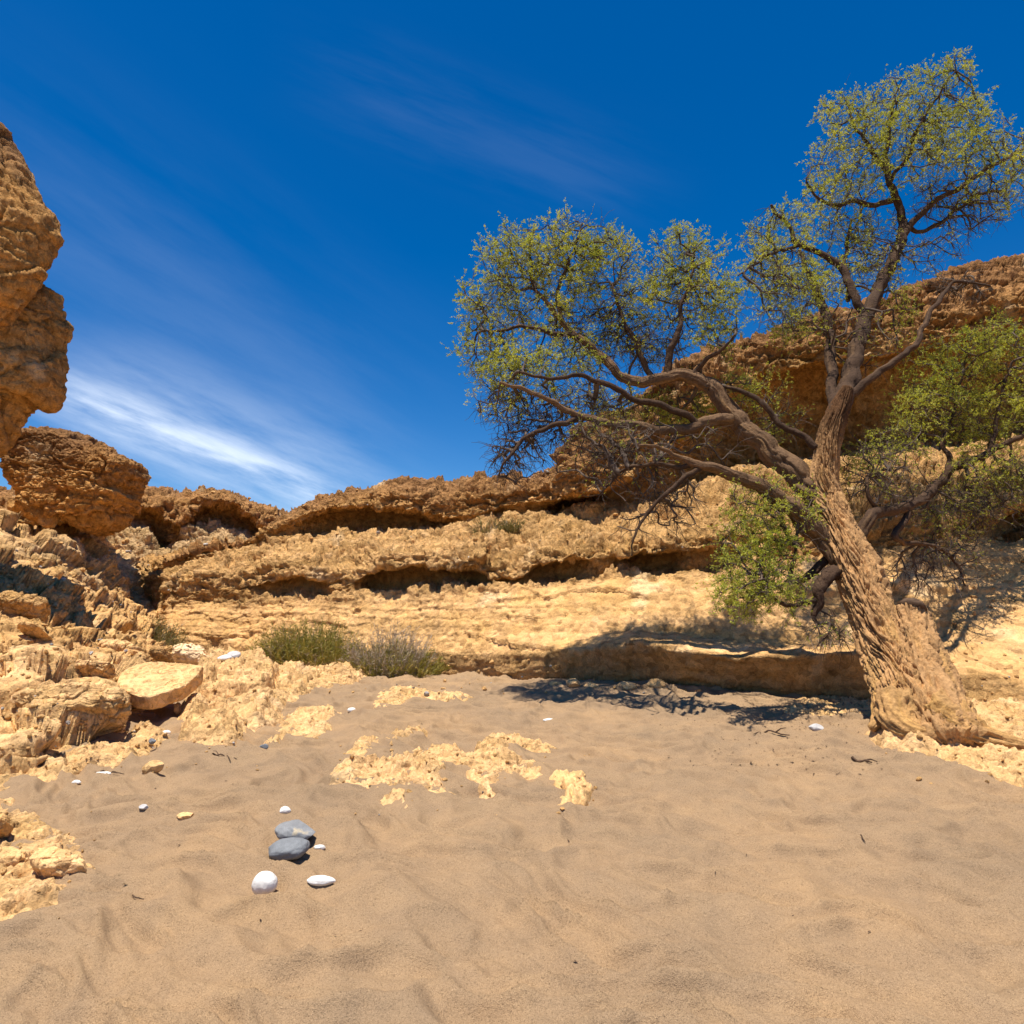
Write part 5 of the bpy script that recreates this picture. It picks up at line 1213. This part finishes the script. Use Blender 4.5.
# thin cirrus, streaked along one wind direction of the sky
tc = nt.nodes.new('ShaderNodeTexCoord')
def vmath(op, a, b=None):
    n = nt.nodes.new('ShaderNodeVectorMath'); n.operation = op
    for i, v in enumerate((a, b)):
        if v is None: continue
        if isinstance(v, tuple): n.inputs[i].default_value = v
        else: nt.links.new(v, n.inputs[i])
    return n
def smath(op, a, b=None, clamp=False):
    n = nt.nodes.new('ShaderNodeMath'); n.operation = op; n.use_clamp = clamp
    for i, v in enumerate((a, b)):
        if v is None: continue
        if isinstance(v, (int, float)): n.inputs[i].default_value = v
        else: nt.links.new(v, n.inputs[i])
    return n.outputs[0]
def unit(px, py):
    d = at(px, py, 1.0) - np.array([0, 0, CAMZ]); return d / np.linalg.norm(d)
def streak(p0, p1, half, along0, along1, nscale, amp, seed):
    """a long wisp of cloud lying along the great circle through two directions of the sky"""
    a, b = unit(*p0), unit(*p1)
    n = np.cross(a, b); n /= np.linalg.norm(n); t = b - a * (a @ b); t /= np.linalg.norm(t)
    d = tc.outputs['Generated']
    c = vmath('DOT_PRODUCT', d, tuple(n)).outputs['Value']; u = vmath('DOT_PRODUCT', d, tuple(t)).outputs['Value']; f = vmath('DOT_PRODUCT', d, tuple(a)).outputs['Value']
    cv = nt.nodes.new('ShaderNodeCombineXYZ'); nt.links.new(smath('MULTIPLY', u, nscale[0]), cv.inputs[0]); nt.links.new(smath('MULTIPLY', c, nscale[1]), cv.inputs[1]); nt.links.new(f, cv.inputs[2])
    cv2 = vmath('ADD', cv.outputs[0], (seed, seed * 1.7, 0)).outputs[0]
    w = noise_node(nt, cv2, 1.0, 7, 0.62); w2 = noise_node(nt, cv2, 0.35, 3, 0.5)
    warp = smath('MULTIPLY', smath('SUBTRACT', w2.outputs[0], 0.5), half * 1.6)
    cc = smath('ADD', c, warp)
    g = smath('POWER', 2.718, smath('MULTIPLY', smath('MULTIPLY', cc, cc), -1.0 / (half * half)))
    def ss(x, e0, e1):
        m = nt.nodes.new('ShaderNodeMapRange'); m.interpolation_type = 'SMOOTHSTEP'; m.inputs['From Min'].default_value = e0; m.inputs['From Max'].default_value = e1
        nt.links.new(x, m.inputs['Value']); return m.outputs[0]
    e = smath('MULTIPLY', ss(u, along0[0], along0[1]), ss(u, along1[1], along1[0]))
    e = smath('MULTIPLY', e, ss(f, 0.2, 0.5))
    k = smath('MULTIPLY', ss(w.outputs[0], 0.30, 0.72), g)
    return smath('MULTIPLY', smath('MULTIPLY', k, e), amp, True)
s1 = streak((60, 393), (325, 496), 0.028, (-0.10, 0.05), (0.28, 0.44), (4, 22), 0.72, 2.3)
s2 = streak((60, 398), (325, 500), 0.085, (-0.1, 0.12), (0.30, 0.50), (3, 14), 0.30, 5.1)
s3 = streak((330, 75), (640, 195), 0.05, (-0.10, 0.10), (0.30, 0.50), (3, 22), 0.022, 8.4)
s4 = streak((60, 220), (300, 360), 0.12, (-0.3, 0.1), (0.3, 0.6), (2, 10), 0.05, 11.4)
cl = smath('ADD', smath('ADD', s1, s2), smath('ADD', s3, s4), True)
mxc = mixc(nt, 'MIX', cl, hs.outputs[0], (8.6, 9.4, 10.4))
nt.links.new(mxc, bg.inputs['Color'])

S.view_settings.view_transform = 'Standard'; S.view_settings.look = 'None'; S.view_settings.exposure = 0.60; S.view_settings.gamma = 1.0
S.cycles.max_bounces = 6; S.cycles.diffuse_bounces = 4; S.cycles.transparent_max_bounces = 8; S.cycles.caustics_reflective = False; S.cycles.caustics_refractive = False
